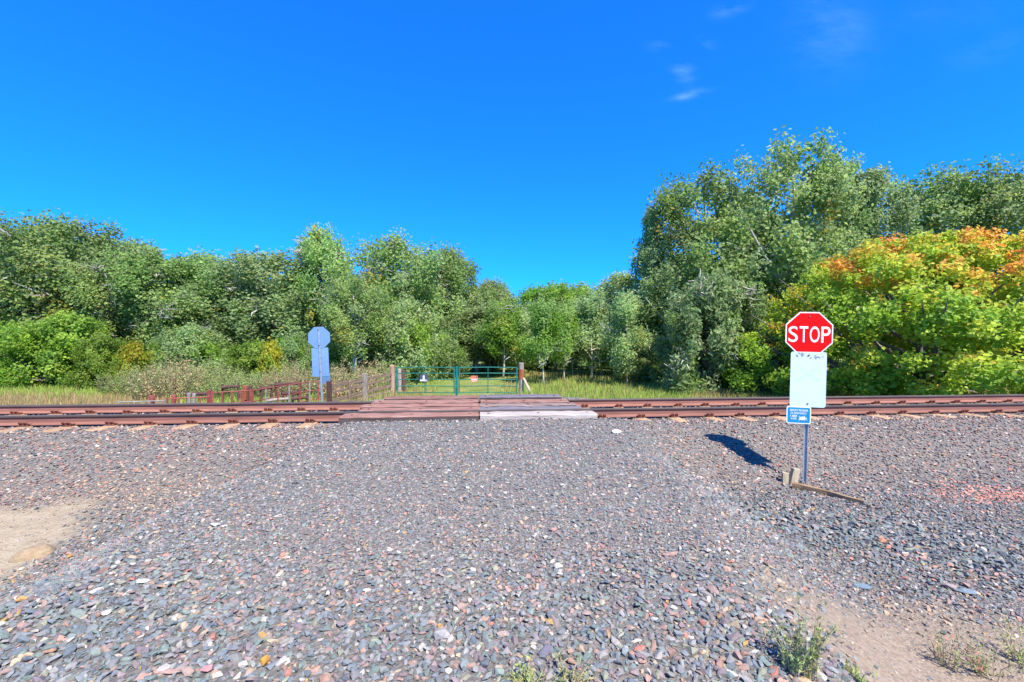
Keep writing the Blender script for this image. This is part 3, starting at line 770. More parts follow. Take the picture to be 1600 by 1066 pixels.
# small blue emergency notice
ze = zpx(649); xe = -0.13
ew, eh = 38.5 / 94.6 / 1.098, 27 / 94.6
pl = MB(); pl.prism([(x + xe, z + ze) for x, z in rrect(ew, eh, 0.03)], -0.026, -0.022)
em = pl.build('emergency_plate', M['sign_white'], sign); em['label'] = 'small blue emergency notice with white lettering'
pl = MB(); pl.prism([(x + xe, z + ze) for x, z in rrect(ew - 0.034, eh - 0.034, 0.02)], -0.0278, -0.0258); pl.build('blue_face', M['sign_blue'], em)
for body, w, dx, dz in (('REPORT PROBLEM', 0.27, 0, 0.078), ('OR EMERGENCY', 0.245, -0.004, 0.030), ('1-800', 0.10, -0.078, -0.016), ('X-ING', 0.085, -0.078, -0.060)):
    o = link(bpy.data.objects.new('lettering', text_mesh(body, w, 0.032, 0.002, M['sign_white'], bold=0.01)), em)
    o.location = (xe + dx, -0.0288, ze + dz)
pl = MB(); rs = random.Random(6)
for _ in range(26):
    pl.tube([(xe + rs.uniform(0.0, 0.115), -0.0280, ze - rs.uniform(0.02, 0.085)), (xe + 0.0, -0.0284, ze - 0.05)][:1] + [(xe + rs.uniform(-0.02, 0.125), -0.0284, ze - rs.uniform(0.015, 0.088))], 0.0055, n=5)
pl.build('scraped_patch', M['sign_white'], em)

# wood at the foot of the sign
def board(p0, p1, w, h, name, label, cat, mat, parent=None, twist=0.0, seed=0, taper=0.8):
    p0, p1 = Vector(p0), Vector(p1); d = (p1 - p0); L = d.length
    b = MB(); r = random.Random(seed); n = 8
    vv = []
    for i in range(n + 1):
        t = i / n; k = 1 - (1 - taper) * t
        a, c = w / 2 * k + r.uniform(-.004, .004), h / 2 * k + r.uniform(-.003, .003)
        off_ = r.uniform(-.006, .006) + 0.03 * math.sin(t * 4)
        vv += [(t * L, -a + off_, -c), (t * L, a + off_, -c), (t * L, a + off_, c), (t * L, -a + off_, c)]
    ff = [(i * 4 + k, i * 4 + (k + 1) % 4, i * 4 + 4 + (k + 1) % 4, i * 4 + 4 + k) for i in range(n) for k in range(4)] + [(0, 3, 2, 1), (n * 4, n * 4 + 1, n * 4 + 2, n * 4 + 3)]
    b.add(vv, ff)
    o = b.build(name, mat, parent)
    o.location = p0; o.rotation_euler = d.to_track_quat('X', 'Z').to_euler()
    if label: tag(o, label, cat)
    return o
def hit(px, py):
    d = 1.6
    while d < 60 and CAMZ - (py - 530) / 700 * d > gz((px - 800) / 700 * d, d): d += 0.01
    x = (px - 800) / 700 * d
    return Vector((x, d, gz(x, d)))
a, b_ = hit(1240, 764), hit(1352, 789)
board(a + Vector((0, 0, 0.05)), b_ + Vector((0, 0, 0.035)), 0.09, 0.085, 'wood_plank', 'split tan plank lying on gravel at the foot of the stop sign', 'plank', M['wood_tan'], seed=2, taper=0.55)
a = hit(1240, 758)
st = MB()
st.box((0, 0, 0.12), (0.13, 0.07, 0.40), rot=(0.05, 0.22, 0.2), bevel=0.006)
st.box((-0.105, 0.05, 0.08), (0.09, 0.09, 0.30), rot=(-0.1, 0.05, -0.3), bevel=0.006)
o = st.build('broken_post_stub', M['wood_pale']); o.location = a + Vector((0, 0, -0.05))
tag(o, 'broken pale wooden post stub beside the stop sign post', 'post')

# ------------------------------------------------------------------ far stop sign, seen from behind
fx, fy = (505 - 800) / 48.2, 14.5
fb = gz(fx, fy)
far_sign = empty('stop_sign', (fx, fy, fb), 'leaning stop sign across the track seen from its bare metal back', 'sign')
far_sign.rotation_euler = (0, R(-2.6), R(4))
def zf(py): return CAMZ - (py - 530) / 48.2 - fb
pb_ = channel_post(zf(511)); pb_.v = [(x, -y - 0.002, z) for x, y, z in pb_.v]
pb_.build('post', M['galv'], far_sign)
zc = zf(527.5)
pl = MB(); pl.prism([(x, z + zc) for x, z in octagon(0.69)], 0.006, 0.010); pl.build('stop_plate', M['sign_back'], far_sign)
zw = zf(566)
pl = MB(); pl.prism([(x, z + zw) for x, z in rrect(0.535, 0.93, 0.03)], 0.016, 0.020); pl.build('white_panel', M['sign_back'], far_sign)
pl = MB(); pl.prism([(x + 0.13, z + zf(593)) for x, z in rrect(0.30, 0.26, 0.03)], 0.026, 0.030); pl.build('emergency_plate', M['sign_back'], far_sign)
for zz in (zc + 0.25, zc - 0.25, zw - 0.3):
    bb = MB(); bb.tube([(0, -0.03, zz), (0, -0.05, zz)], 0.016, n=6); bb.build('bolt', M['bolt'], far_sign)

# ------------------------------------------------------------------ gates, gate posts, fences
def P(px, d): return (px - 800) / 700 * d
GD = 19.6
gz0 = -0.95
def gate(pxa, pxb, label, notice):
    x0, x1 = P(pxa, GD), P(pxb, GD)
    g = empty('field_gate', ((x0 + x1) / 2, GD, gz0), label, 'gate', 'pair of green field gates')
    w = (x1 - x0) / 2
    H0, H1 = 0.20, 1.30
    for k in range(5):
        z = H1 - (H1 - H0) * [0, 0.235, 0.48, 0.74, 1.0][k]
        sag = 0.0
        b = MB(); b.tube([(-w, 0, z), (0, 0, z + 0.02), (w, 0, z)], 0.020, n=8); b.build('rail_bar', M['gate_green'], g)
    for x in (-w + 0.01, w - 0.01):
        b = MB(); b.tube([(x, 0, H0 - 0.03), (x, 0, H1 + 0.03)], 0.027, n=8); b.build('end_upright', M['gate_green'], g)
    b = MB(); b.tube([(0.0, -0.03, H0 - 0.02), (0.0, -0.03, H1 + 0.02)], 0.018, n=8); b.build('brace_upright', M['gate_green'], g)
    return g
gl = gate(619, 710, 'green pipe gate leaf carrying a dark notice board', 'dark')
gr = gate(717, 808, 'green pipe gate leaf carrying an orange notice', 'orange')
# the thick meeting stile
o = MB(); o.tube([(0, 0, -0.15), (0, 0, 1.36)], 0.058, n=10); o.box((0, -0.055, 0.45), (0.11, 0.04, 0.16), bevel=0.01)
o = o.build('latch_post', M['gate_post']); o.location = (P(713.5, GD), GD, gz0); tag(o, 'thick teal latch post where the two green gates meet', 'post')
def notice(px, py, w, h, mat, label, rows, name):
    s = GD - 0.06
    e = empty(name, (P(px, s), s, CAMZ - (py - 530) / 700 * s), label, 'notice')
    b = MB(); b.prism(rrect(w, h, 0.02), -0.004, 0.004); b.build('board', mat, e)
    for (x, z, ww, hh, m) in rows:
        b = MB(); b.box((x, -0.0055, z), (ww, 0.002, hh)); b.build('print', m, e)
    return e
notice(662, 591, 0.34, 0.32, M['notice_dark'], 'dark notice board with white print hung on the green gate', [(0.0, 0.03, 0.07, 0.16, M['sign_white']), (-0.02, -0.10, 0.28, 0.06, M['sign_white']), (0.11, -0.12, 0.08, 0.05, M['sign_white'])], 'notice_board')
notice(741, 592, 0.30, 0.26, M['notice_orange'], 'small orange and white notice hung on the green gate', [(0.0, -0.02, 0.26, 0.035, M['sign_white']), (0.0, -0.10, 0.22, 0.025, M['sign_white']), (0.10, 0.07, 0.05, 0.06, M['notice_dark'])], 'notice_board')

def round_post(px, d, top_py, rad, name, label, mat, z0=None, n=10, cat='post', group=None):
    x = P(px, d); zb = gz(x, d) - 0.3 if z0 is None else z0
    top_ = CAMZ - (top_py - 530) / 700 * d
    b = MB(); b.tube([(0, 0, 0), (0.01, 0, (top_ - zb) * 0.5), (0.0, 0.005, top_ - zb - 0.02), (0, 0, top_ - zb)], [rad, rad * 1.03, rad * 0.97, rad * 0.8], n=n)
    o = b.build(name, mat); o.location = (x, d, zb)
    return tag(o, label, cat, group)
round_post(612.5, GD - 0.1, 571, 0.105, 'gate_post', 'reddish round wooden gate post at the end of the rail fence', M['wood_post'])
gp = empty('gate_post', (P(814.5, GD), GD, gz0 - 0.25), 'grey wooden gate post with rusty plate and leaning brace pole', 'post')
tz = CAMZ - (567 - 530) / 700 * GD - (gz0 - 0.25)
b = MB(); b.tube([(0, 0, 0), (0.01, 0, tz * 0.5), (0, 0, tz - 0.02), (0, 0, tz)], [0.11, 0.112, 0.108, 0.09], n=10); b.build('post', M['wood_grey'], gp)
b = MB(); b.tube([(0, 0, tz - 0.70), (0, 0, tz - 0.28)], 0.118, n=10); b.build('rusty_plate', M['rust_plate'], gp)
b = MB(); b.tube([(0.10, -0.10, tz - 0.68), (0.58, -1.1, 0.15)], [0.055, 0.06], n=8); b.build('brace_pole', M['wood_pale'], gp)
# old posts beyond the gate
round_post(624, 22.5, 577, 0.10, 'fence_post', 'grey weathered post standing behind the dark notice gate', M['wood_grey'], group='old posts behind the gate')
round_post(630, 22.6, 579, 0.10, 'fence_post', 'darker weathered post standing behind the dark notice gate', M['dark_wood'], group='old posts behind the gate')

# plank fence from the far sign up to the gate post
fA, fB = Vector((P(513, 14.6), 14.6, 0)), Vector((P(610, 19.4), 19.4, 0))
fence = empty('plank_fence', (fA.x, fA.y, gz(fA.x, fA.y)), 'brown wooden plank fence running up to the gate post', 'fence')
f0 = Vector(fence.location)
def fz(t): return -0.98 + 0.04 * t
for k, zt in enumerate((1.02, 0.80, 0.52, 0.30)):
    segs = [(0.0, 0.52), (0.50, 1.0)]
    for s0, s1 in segs:
        p0 = fA.lerp(fB, s0); p1 = fA.lerp(fB, s1)
        p0.z, p1.z = fz(s0) + zt + 0.02 * (k % 2), fz(s1) + zt
        board(p0 - f0, p1 - f0, 0.045, 0.12 if k in (0, 2) else 0.08, 'plank', None, None, M['wood_x'], parent=fence, seed=k * 3 + int(s0 * 10), taper=1.0)
for t, w, hh, m in ((0.0, 0.14, 1.12, M['dark_wood']), (0.50, 0.22, 1.16, M['wood_grey']), (0.27, 0.07, 1.0, M['wood'])):
    p = fA.lerp(fB, t); b = MB(); b.box((0, 0, hh / 2), (w, 0.10, hh + 0.2), bevel=0.01)
    o = b.build('post', m, fence); o.location = (p.x - f0.x + 0.06, p.y - f0.y - 0.08, fz(t) - f0.z)

# red pipe corral panels beside the track
def corral(pa, pb, label, mats, nv, bars=4, h=1.25):
    ax, ay = P(*pa), pa[1]; bx, by = P(*pb), pb[1]
    zt = -1.28
    c = empty('corral_fence', ((ax + bx) / 2, (ay + by) / 2, zt), label, 'fence', 'pipe corral panels')
    A = Vector((ax - (ax + bx) / 2, ay - (ay + by) / 2, 0)); B = -A
    for k in range(bars):
        z = h - k * (h - 0.2) / (bars - 1)
        b = MB(); b.tube([A + Vector((0, 0, z)), B + Vector((0, 0, z + 0.01))], 0.019, n=6); b.build('rail_bar', mats[0], c)
    for k in range(nv + 1):
        p = A.lerp(B, k / nv); m = mats[k % len(mats)]
        b = MB(); b.tube([p + Vector((0, -0.02, 0.0)), p + Vector((0, -0.02, h + (0.05 if k in (0, nv) else 0.0)))], 0.03 if k in (0, nv) else 0.024, n=6); b.build('upright', m, c)
    return c
corral((395, 14.2), (484, 17.0), 'red pipe corral panel with grey uprights beside the leaning sign', [M['pipe_red'], M['pipe_grey']], 5)
corral((332, 13.6), (392, 14.1), 'red pipe corral panel next to the square rusty post', [M['pipe_red'], M['pipe_red']], 4)
corral((262, 13.2), (330, 13.55), 'sagging dull red corral panel by the low wood posts', [M['pipe_red'], M['pipe_red'], M['pipe_grey']], 4, bars=3, h=1.12)
corral((186, 13.0), (258, 13.2), 'thin grey wire panel at the end of the corral', [M['pipe_grey']], 3, bars=2, h=1.05)
corral((484, 17.1), (512, 17.6), 'short rusty corral panel between leaning sign and plank fence', [M['pipe_red']], 2)
for (px, d, top_, w, m, lab) in [(237, 13.2, 618.5, 0.12, 'pipe_red', 'low dark red post at the open end of the corral'), (271, 13.6, 617, 0.10, 'pipe_red', 'dull red post beside a sagging panel'),
                                 (295, 14.0, 614, 0.09, 'pipe_grey', 'pair of slim grey posts in the corral'), (303, 14.0, 615, 0.08, 'pipe_grey', 'pair of slim grey posts in the corral'),
                                 (326, 13.8, 610, 0.09, 'pipe_red', 'tall red post in the middle of the corral'), (383, 14.3, 602.5, 0.13, 'rust_plate', 'square rusty orange post joining two corral panels'),
                                 (391, 14.5, 603, 0.10, 'dark_wood', 'dark wood post behind the square rusty post')]:
    x = P(px, d); zt = CAMZ - (top_ - 530) / 700 * d
    b = MB(); b.box((0, 0, (zt + 1.35) / 2), (w, w, zt + 1.35), bevel=0.012)
    o = b.build('corral_post', M[m]); o.location = (x, d, -1.35); tag(o, lab, 'post', 'corral posts')
# stacked timbers behind the corral
tl_ = [((345, 18.5), (372, 18.8), 606), ((405, 18.6), (424, 19.2), 609), ((428, 19), (470, 19.6), 602), ((440, 18), (466, 18.4), 616), ((290, 16.5), (330, 16.6), 617), ((415, 17.5), (450, 18), 627), ((455, 17.6), (480, 17.9), 624)]
for i, (pa, pb, py) in enumerate(tl_):
    za = CAMZ - (py - 530) / 700 * pa[1]
    # each log rests on two stubby legs so nothing floats
    lab = ['short dark log rail behind the middle corral post', 'dark stubby log rail behind the grey uprights', 'long dark log rail beneath the tan brush', 'mid height dark log rail behind the corral panel',
           'low dark log rail behind the slim grey posts', 'pale low log rail near the leaning sign', 'low log rail close to the leaning sign post'][i]
    e = empty('log_rail', (P(*pa), pa[1], -1.28), lab, 'log', 'log rails in the old corral')
    A = Vector((0, 0, za + 1.28)); B = Vector((P(*pb) - P(*pa), pb[1] - pa[1], za + 1.30))
    m = M['dark_wood'] if i != 5 else M['wood_grey']
    b = MB(); b.tube([A, (A + B) / 2 + Vector((0, 0, 0.02)), B], [0.07, 0.065, 0.055], n=8); b.build('log', m, e)
    for q in (0.04, 0.96):
        p = A.lerp(B, q); b = MB(); b.tube([(p.x, p.y + 0.06, -0.1), (p.x, p.y + 0.06, p.z + 0.14)], 0.045, n=7); b.build('post', m, e)
# pale rocks of the ditch bank by the sign
for i, (px, py, d, w, lab) in enumerate([(492, 620, 16.3, 0.5, 'white chalky rock beside the foot of the leaning sign'), (500, 615, 16.6, 0.4, 'smaller white chalky rock propped by the leaning sign'), (761, 614.5, 18.8, 0.42, 'pale orange flat rock lying before the gate')]):
    v, f = rock_hull(60 + i, 18, 0.5); me = np_mesh('rock', v, f, 3, mat=M['stone_one']); o = link(bpy.data.objects.new('rock', me))
    o.scale = (w / 2, w / 3, w / 2.5); x = P(px, d)
    o.location = (x, d, gz(x, d) + 0.08); o.color = ((0.55, 0.54, 0.52, 1) if i < 2 else (0.4, 0.27, 0.2, 1)); tag(o, lab, 'rock')

# ------------------------------------------------------------------ trees
def leaf_arrays(cent, nrm, size, rng, asp=1.5):
    """rhombic leaves, folded a little along the midrib: 4 verts, 2 triangles"""
    n = len(cent)
    t = rng.normal(size=(n, 3)); t -= nrm * (t * nrm).sum(1, keepdims=True); t /= np.linalg.norm(t, axis=1, keepdims=True) + 1e-9
    b = np.cross(nrm, t)
    s = size[:, None]
    v = np.stack([cent - t * s * 0.5 * asp, cent + b * s * 0.5 + nrm * s * 0.12, cent + t * s * 0.5 * asp, cent - b * s * 0.5 + nrm * s * 0.12], 1)
    q = np.arange(n) * 4
    f = np.stack([np.stack([q, q + 1, q + 2], 1), np.stack([q, q + 2, q + 3], 1)], 1).reshape(-1, 3)
    return v.reshape(-1, 3), f

def unit(a): return a / (np.linalg.norm(a, axis=-1, keepdims=True) + 1e-9)

def tree_meshes(seed, H, Rr, base, nclump, nleaf, leaf, cr, pal, shape='oval', trunk_r=0.22, lean=0.0, bark='bark', fork=1, yellow=0.02, up=0.3, flat=1.1, dead=0, dead_leaf=0.0, tone_fn=None, limbs=40, leafmat='leaf', asp=1.4, stretch=0.5, shell=0.12):
    rng = np.random.default_rng(seed); r = random.Random(seed)
    def env(t):
        if shape == 'oval': return np.sin(PI * np.clip(t * 0.86 + 0.10, 0, 1)) ** 0.75
        if shape == 'broad': return np.sin(PI * np.clip(t * 0.66 + 0.22, 0, 1)) ** 0.6
        if shape == 'dome': return np.sqrt(np.clip(1 - (t * 0.98) ** 2.2, 0, 1))
        if shape == 'column': return np.sin(PI * np.clip(t * 0.8 + 0.14, 0, 1)) ** 0.45
    # trunk
    nseg = 8
    pts = []
    a0 = r.uniform(0, 6.28)
    for i in range(nseg + 1):
        t = i / nseg
        pts.append(Vector((lean * t * H * 0.4 + 0.25 * math.sin(t * 4 + a0) * t, 0.2 * math.cos(t * 3 + a0) * t, t * H * 0.86)))
    def trunk_at(z):
        t = min(max(z / (H * 0.86), 0), 1) * nseg; i = min(int(t), nseg - 1)
        return pts[i].lerp(pts[i + 1], t - i)
    b = MB()
    b.tube([p - Vector((0, 0, 0.35)) if i == 0 else p for i, p in enumerate(pts)], [trunk_r * (1.25 if i == 0 else (1 - 0.85 * i / nseg)) for i in range(nseg + 1)], n=8)
    # clump centres
    t = rng.uniform(0, 1, nclump) ** (0.9)
    ang = rng.uniform(0, 2 * PI, nclump)
    e = env(t)
    lobes = 1 + 0.22 * np.sin(ang * 2 + seed) + 0.15 * np.sin(ang * 3 + 2 * seed + t * 4)
    rad = Rr * e * lobes * np.sqrt(rng.uniform(shell, 1.0, nclump))
    cz = H * (base + (1 - base) * t) - cr * 0.5 * t
    cx = rad * np.cos(ang); cy = rad * np.sin(ang)
    tx = np.array([trunk_at(z).x for z in cz]); ty = np.array([trunk_at(z).y for z in cz])
    C = np.stack([cx + tx, cy + ty, cz], 1)
    crs = cr * rng.uniform(0.55, 1.25, nclump) * (0.75 + 0.35 * e)
    order = rng.permutation(nclump)[:limbs]
    for j in order:
        c = Vector(C[j]); z0 = max(H * 0.12, c.z - (0.5 + 0.5 * r.random()) * max(rad[j], 0.8) - 0.4)
        s = trunk_at(min(z0, H * 0.8)); mid = s.lerp(c, 0.5) + Vector((r.uniform(-.2, .2), r.uniform(-.2, .2), -0.12 * rad[j]))
        r0 = trunk_r * (1 - 0.8 * min(z0 / (H * 0.86), 1)) * 0.6 + 0.022
        b.tube([s, mid, c, c + (c - mid) * 0.35], [r0, r0 * 0.7, r0 * 0.35, 0.01], n=5, cap=False)
    trunk = b.mesh('trunk', M[bark], smooth=True)
    # leaves
    wgt = crs ** 2; cnt = np.maximum((wgt / wgt.sum() * nleaf).astype(int), 4)
    ci = np.repeat(np.arange(nclump), cnt); n = len(ci)
    d = unit(rng.normal(size=(n, 3))); rr_ = rng.uniform(0, 1, n) ** 0.42
    pos = C[ci] + d * (rr_ * crs[ci])[:, None] * np.array([1, 1, flat])
    pos += np.clip(rng.normal(size=(n, 3)), -1.5, 1.5) * leaf * 0.4
    axis = unit(np.stack([C[:, 0] - tx, C[:, 1] - ty, 1.4 * np.linalg.norm(C[:, :2] - np.stack([tx, ty], 1), axis=1) + 0.9], 1))
    pos += axis[ci] * (np.clip(rng.normal(0, stretch, n), -0.9, 0.9) * crs[ci])[:, None]
    co = pos - np.stack([tx[ci], ty[ci], pos[:, 2]], 1)
    nrm = unit(0.35 * d + 0.75 * unit(co) + np.array([0, 0, up]) + 0.65 * rng.normal(size=(n, 3)))
    sz = leaf * rng.uniform(0.7, 1.25, n)
    v, f = leaf_arrays(pos, nrm, sz, rng, asp)
    pal = np.array(pal)
    cl = pal[rng.integers(0, len(pal), nclump)]
    tone = cl[ci] * rng.uniform(0.75, 1.3, (n, 1)) * rng.uniform(0.92, 1.08, (n, 3))
    yc = rng.uniform(0, 1, nclump) < yellow
    ym = (yc[ci] & (rng.uniform(0, 1, n) < 0.5)) | (rng.uniform(0, 1, n) < yellow * 0.08)
    tone[ym] = np.array((0.42, 0.36, 0.05)) * rng.uniform(0.7, 1.2, (ym.sum(), 1))
    if dead_leaf:
        dc = rng.uniform(0, 1, nclump) < dead_leaf; dm = dc[ci]
        tone[dm] = np.array((0.30, 0.2, 0.13)) * rng.uniform(0.7, 1.25, (dm.sum(), 1))
    if tone_fn is not None: tone = tone_fn(pos, tone, ci, C, rng)
    crown = np_mesh('crown', v, f, 3, np.repeat(tone, 4, 0), M[leafmat])
    twigs = None
    if dead:
        b = MB(); sel = rng.permutation(nclump)[:dead]
        for j in sel:
            c0 = Vector(C[j]); out = Vector((C[j][0] - tx[j], C[j][1] - ty[j], 0.3)); out = out.normalized() if out.length > 0.01 else Vector((1, 0, 0))
            for _ in range(11):
                s = c0 + Vector([r.uniform(-.4, .4) for _ in range(3)])
                dv = (out * r.uniform(0.2, 1) + Vector([r.uniform(-.9, .9) for _ in range(3)])).normalized() * r.uniform(0.6, 1.5) * cr
                m_ = s + dv * 0.5 + Vector([r.uniform(-.15, .15) for _ in range(3)])
                b.tube([s, m_, s + dv], [0.05, 0.032, 0.012], n=3, cap=False)
        twigs = b.mesh('dead_twigs', M['twig'])
    return trunk, crown, twigs, H, Rr

G_COT = np.array([(0.105, 0.160, 0.05), (0.125, 0.175, 0.06), (0.085, 0.130, 0.045), (0.15, 0.19, 0.07), (0.12, 0.16, 0.075)]) * np.array((2.5, 2.6, 2.2))
G_GREY = np.array([(0.12, 0.165, 0.075), (0.14, 0.185, 0.085), (0.105, 0.14, 0.06), (0.15, 0.185, 0.09)]) * np.array((2.45, 2.55, 2.2))
G_BRIGHT = np.array([(0.125, 0.21, 0.03), (0.155, 0.245, 0.035), (0.095, 0.175, 0.028), (0.17, 0.25, 0.045)]) * np.array((1.7, 1.75, 1.5))
G_WIL = np.array([(0.125, 0.16, 0.075), (0.105, 0.14, 0.06), (0.15, 0.18, 0.09), (0.115, 0.16, 0.05)]) * np.array((2.3, 2.4, 2.1))
def maple_tone(pos, tone, ci, C, rng):
    n = len(pos); h = pos[:, 2] / 8.4
    k = rng.uniform(0, 1, len(C)) ; lv = k[ci]
    dz = np.clip((pos[:, 2] - C[ci][:, 2]) / 0.6 + 0.5, 0, 1)
    zone = np.clip(0.17 * h + 0.37 * lv + 0.16 * dz + 0.20 * rng.uniform(0, 1, n) + 0.17 * wob(pos[:, 0] + 0.6 * pos[:, 1], pos[:, 2] * 1.2, 0.8, 3.0) + 0.05 * np.clip(pos[:, 0] / 5, -1, 1), 0, 1)
    out = tone.copy()
    gr = np.array((0.19, 0.28, 0.03)); ye = np.array((0.34, 0.38, 0.035)); orr = np.array((0.47, 0.24, 0.04)); rd = np.array((0.48, 0.13, 0.04))
    st = [0.26, 0.56, 0.72, 0.86]
    for c in range(3):
        out[:, c] = np.interp(zone, st, [gr[c], ye[c] * 0.8 + gr[c] * 0.2, orr[c], rd[c]])
    return np.minimum(out * rng.uniform(1.2, 2.1, (n, 1)), 0.85)
PROTO = {}
PROTO['cot_a'] = tree_meshes(1, 12, 3.6, 0.16, 150, 26350, 0.160, 0.78, G_COT, 'oval', dead=30, yellow=0.05)
PROTO['cot_b'] = tree_meshes(2, 12, 4.2, 0.12, 170, 27900, 0.160, 0.82, G_COT, 'broad', dead=44, dead_leaf=0.05, yellow=0.05)
PROTO['cot_c'] = tree_meshes(3, 12, 3.4, 0.30, 120, 21700, 0.160, 0.78, G_COT, 'broad', lean=0.12, bark='bark_pale', dead=5, yellow=0.02)
PROTO['cot_d'] = tree_meshes(4, 12, 3.0, 0.10, 140, 24800, 0.160, 0.71, G_GREY, 'column', dead=4)
PROTO['poplar'] = tree_meshes(5, 15, 3.6, 0.12, 170, 21793, 0.168, 0.75, G_COT, 'broad', bark='bark_pale', trunk_r=0.26, yellow=0.03, limbs=36)
PROTO['poplar_b'] = tree_meshes(15, 15, 3.0, 0.10, 150, 19499, 0.168, 0.68, G_GREY, 'oval', bark='bark_pale', trunk_r=0.24, yellow=0.02, limbs=36)
PROTO['grove'] = tree_meshes(6, 9, 2.2, 0.30, 84, 14725, 0.152, 0.61, np.concatenate([G_BRIGHT[:2], G_COT[:3]]), 'column', bark='bark_pale', trunk_r=0.12, yellow=0.04)
PROTO['grove_b'] = tree_meshes(16, 9, 2.4, 0.24, 92, 16275, 0.152, 0.61, G_GREY, 'oval', bark='bark_pale', trunk_r=0.13, yellow=0.02)
PROTO['elder'] = tree_meshes(7, 5, 2.6, 0.04, 120, 18600, 0.136, 0.54, G_BRIGHT, 'dome', trunk_r=0.12, flat=0.75, up=0.5, yellow=0.0)
PROTO['round'] = tree_meshes(8, 6, 2.7, 0.03, 120, 18600, 0.136, 0.58, np.concatenate([G_GREY, G_BRIGHT[:1]]), 'dome', trunk_r=0.12)
PROTO['willow'] = tree_meshes(9, 7, 3.4, 0.03, 150, 21700, 0.128, 0.61, G_WIL, 'dome', trunk_r=0.15, dead=26, yellow=0.0, asp=2.6)
PROTO['maple'] = tree_meshes(10, 8.4, 6.0, 0.02, 620, 90000, 0.13, 0.52, G_BRIGHT, 'dome', trunk_r=0.2, flat=0.8, up=0.35, yellow=0.0, tone_fn=maple_tone, limbs=60, leafmat='leaf_maple', dead=8, shell=0.30, stretch=0.25)
PROTO['sapling_b'] = tree_meshes(27, 8, 1.6, 0.18, 34, 8500, 0.14, 0.7, G_GREY, 'oval', bark='bark_pale', trunk_r=0.085, lean=0.08, yellow=0.06, limbs=20, dead=5)
PROTO['sapling'] = tree_meshes(26, 8, 1.5, 0.24, 32, 8500, 0.14, 0.7, np.concatenate([G_BRIGHT[:3], G_COT[:2]]), 'column', bark='bark_pale', trunk_r=0.085, lean=-0.06, yellow=0.06, limbs=14, dead=3)

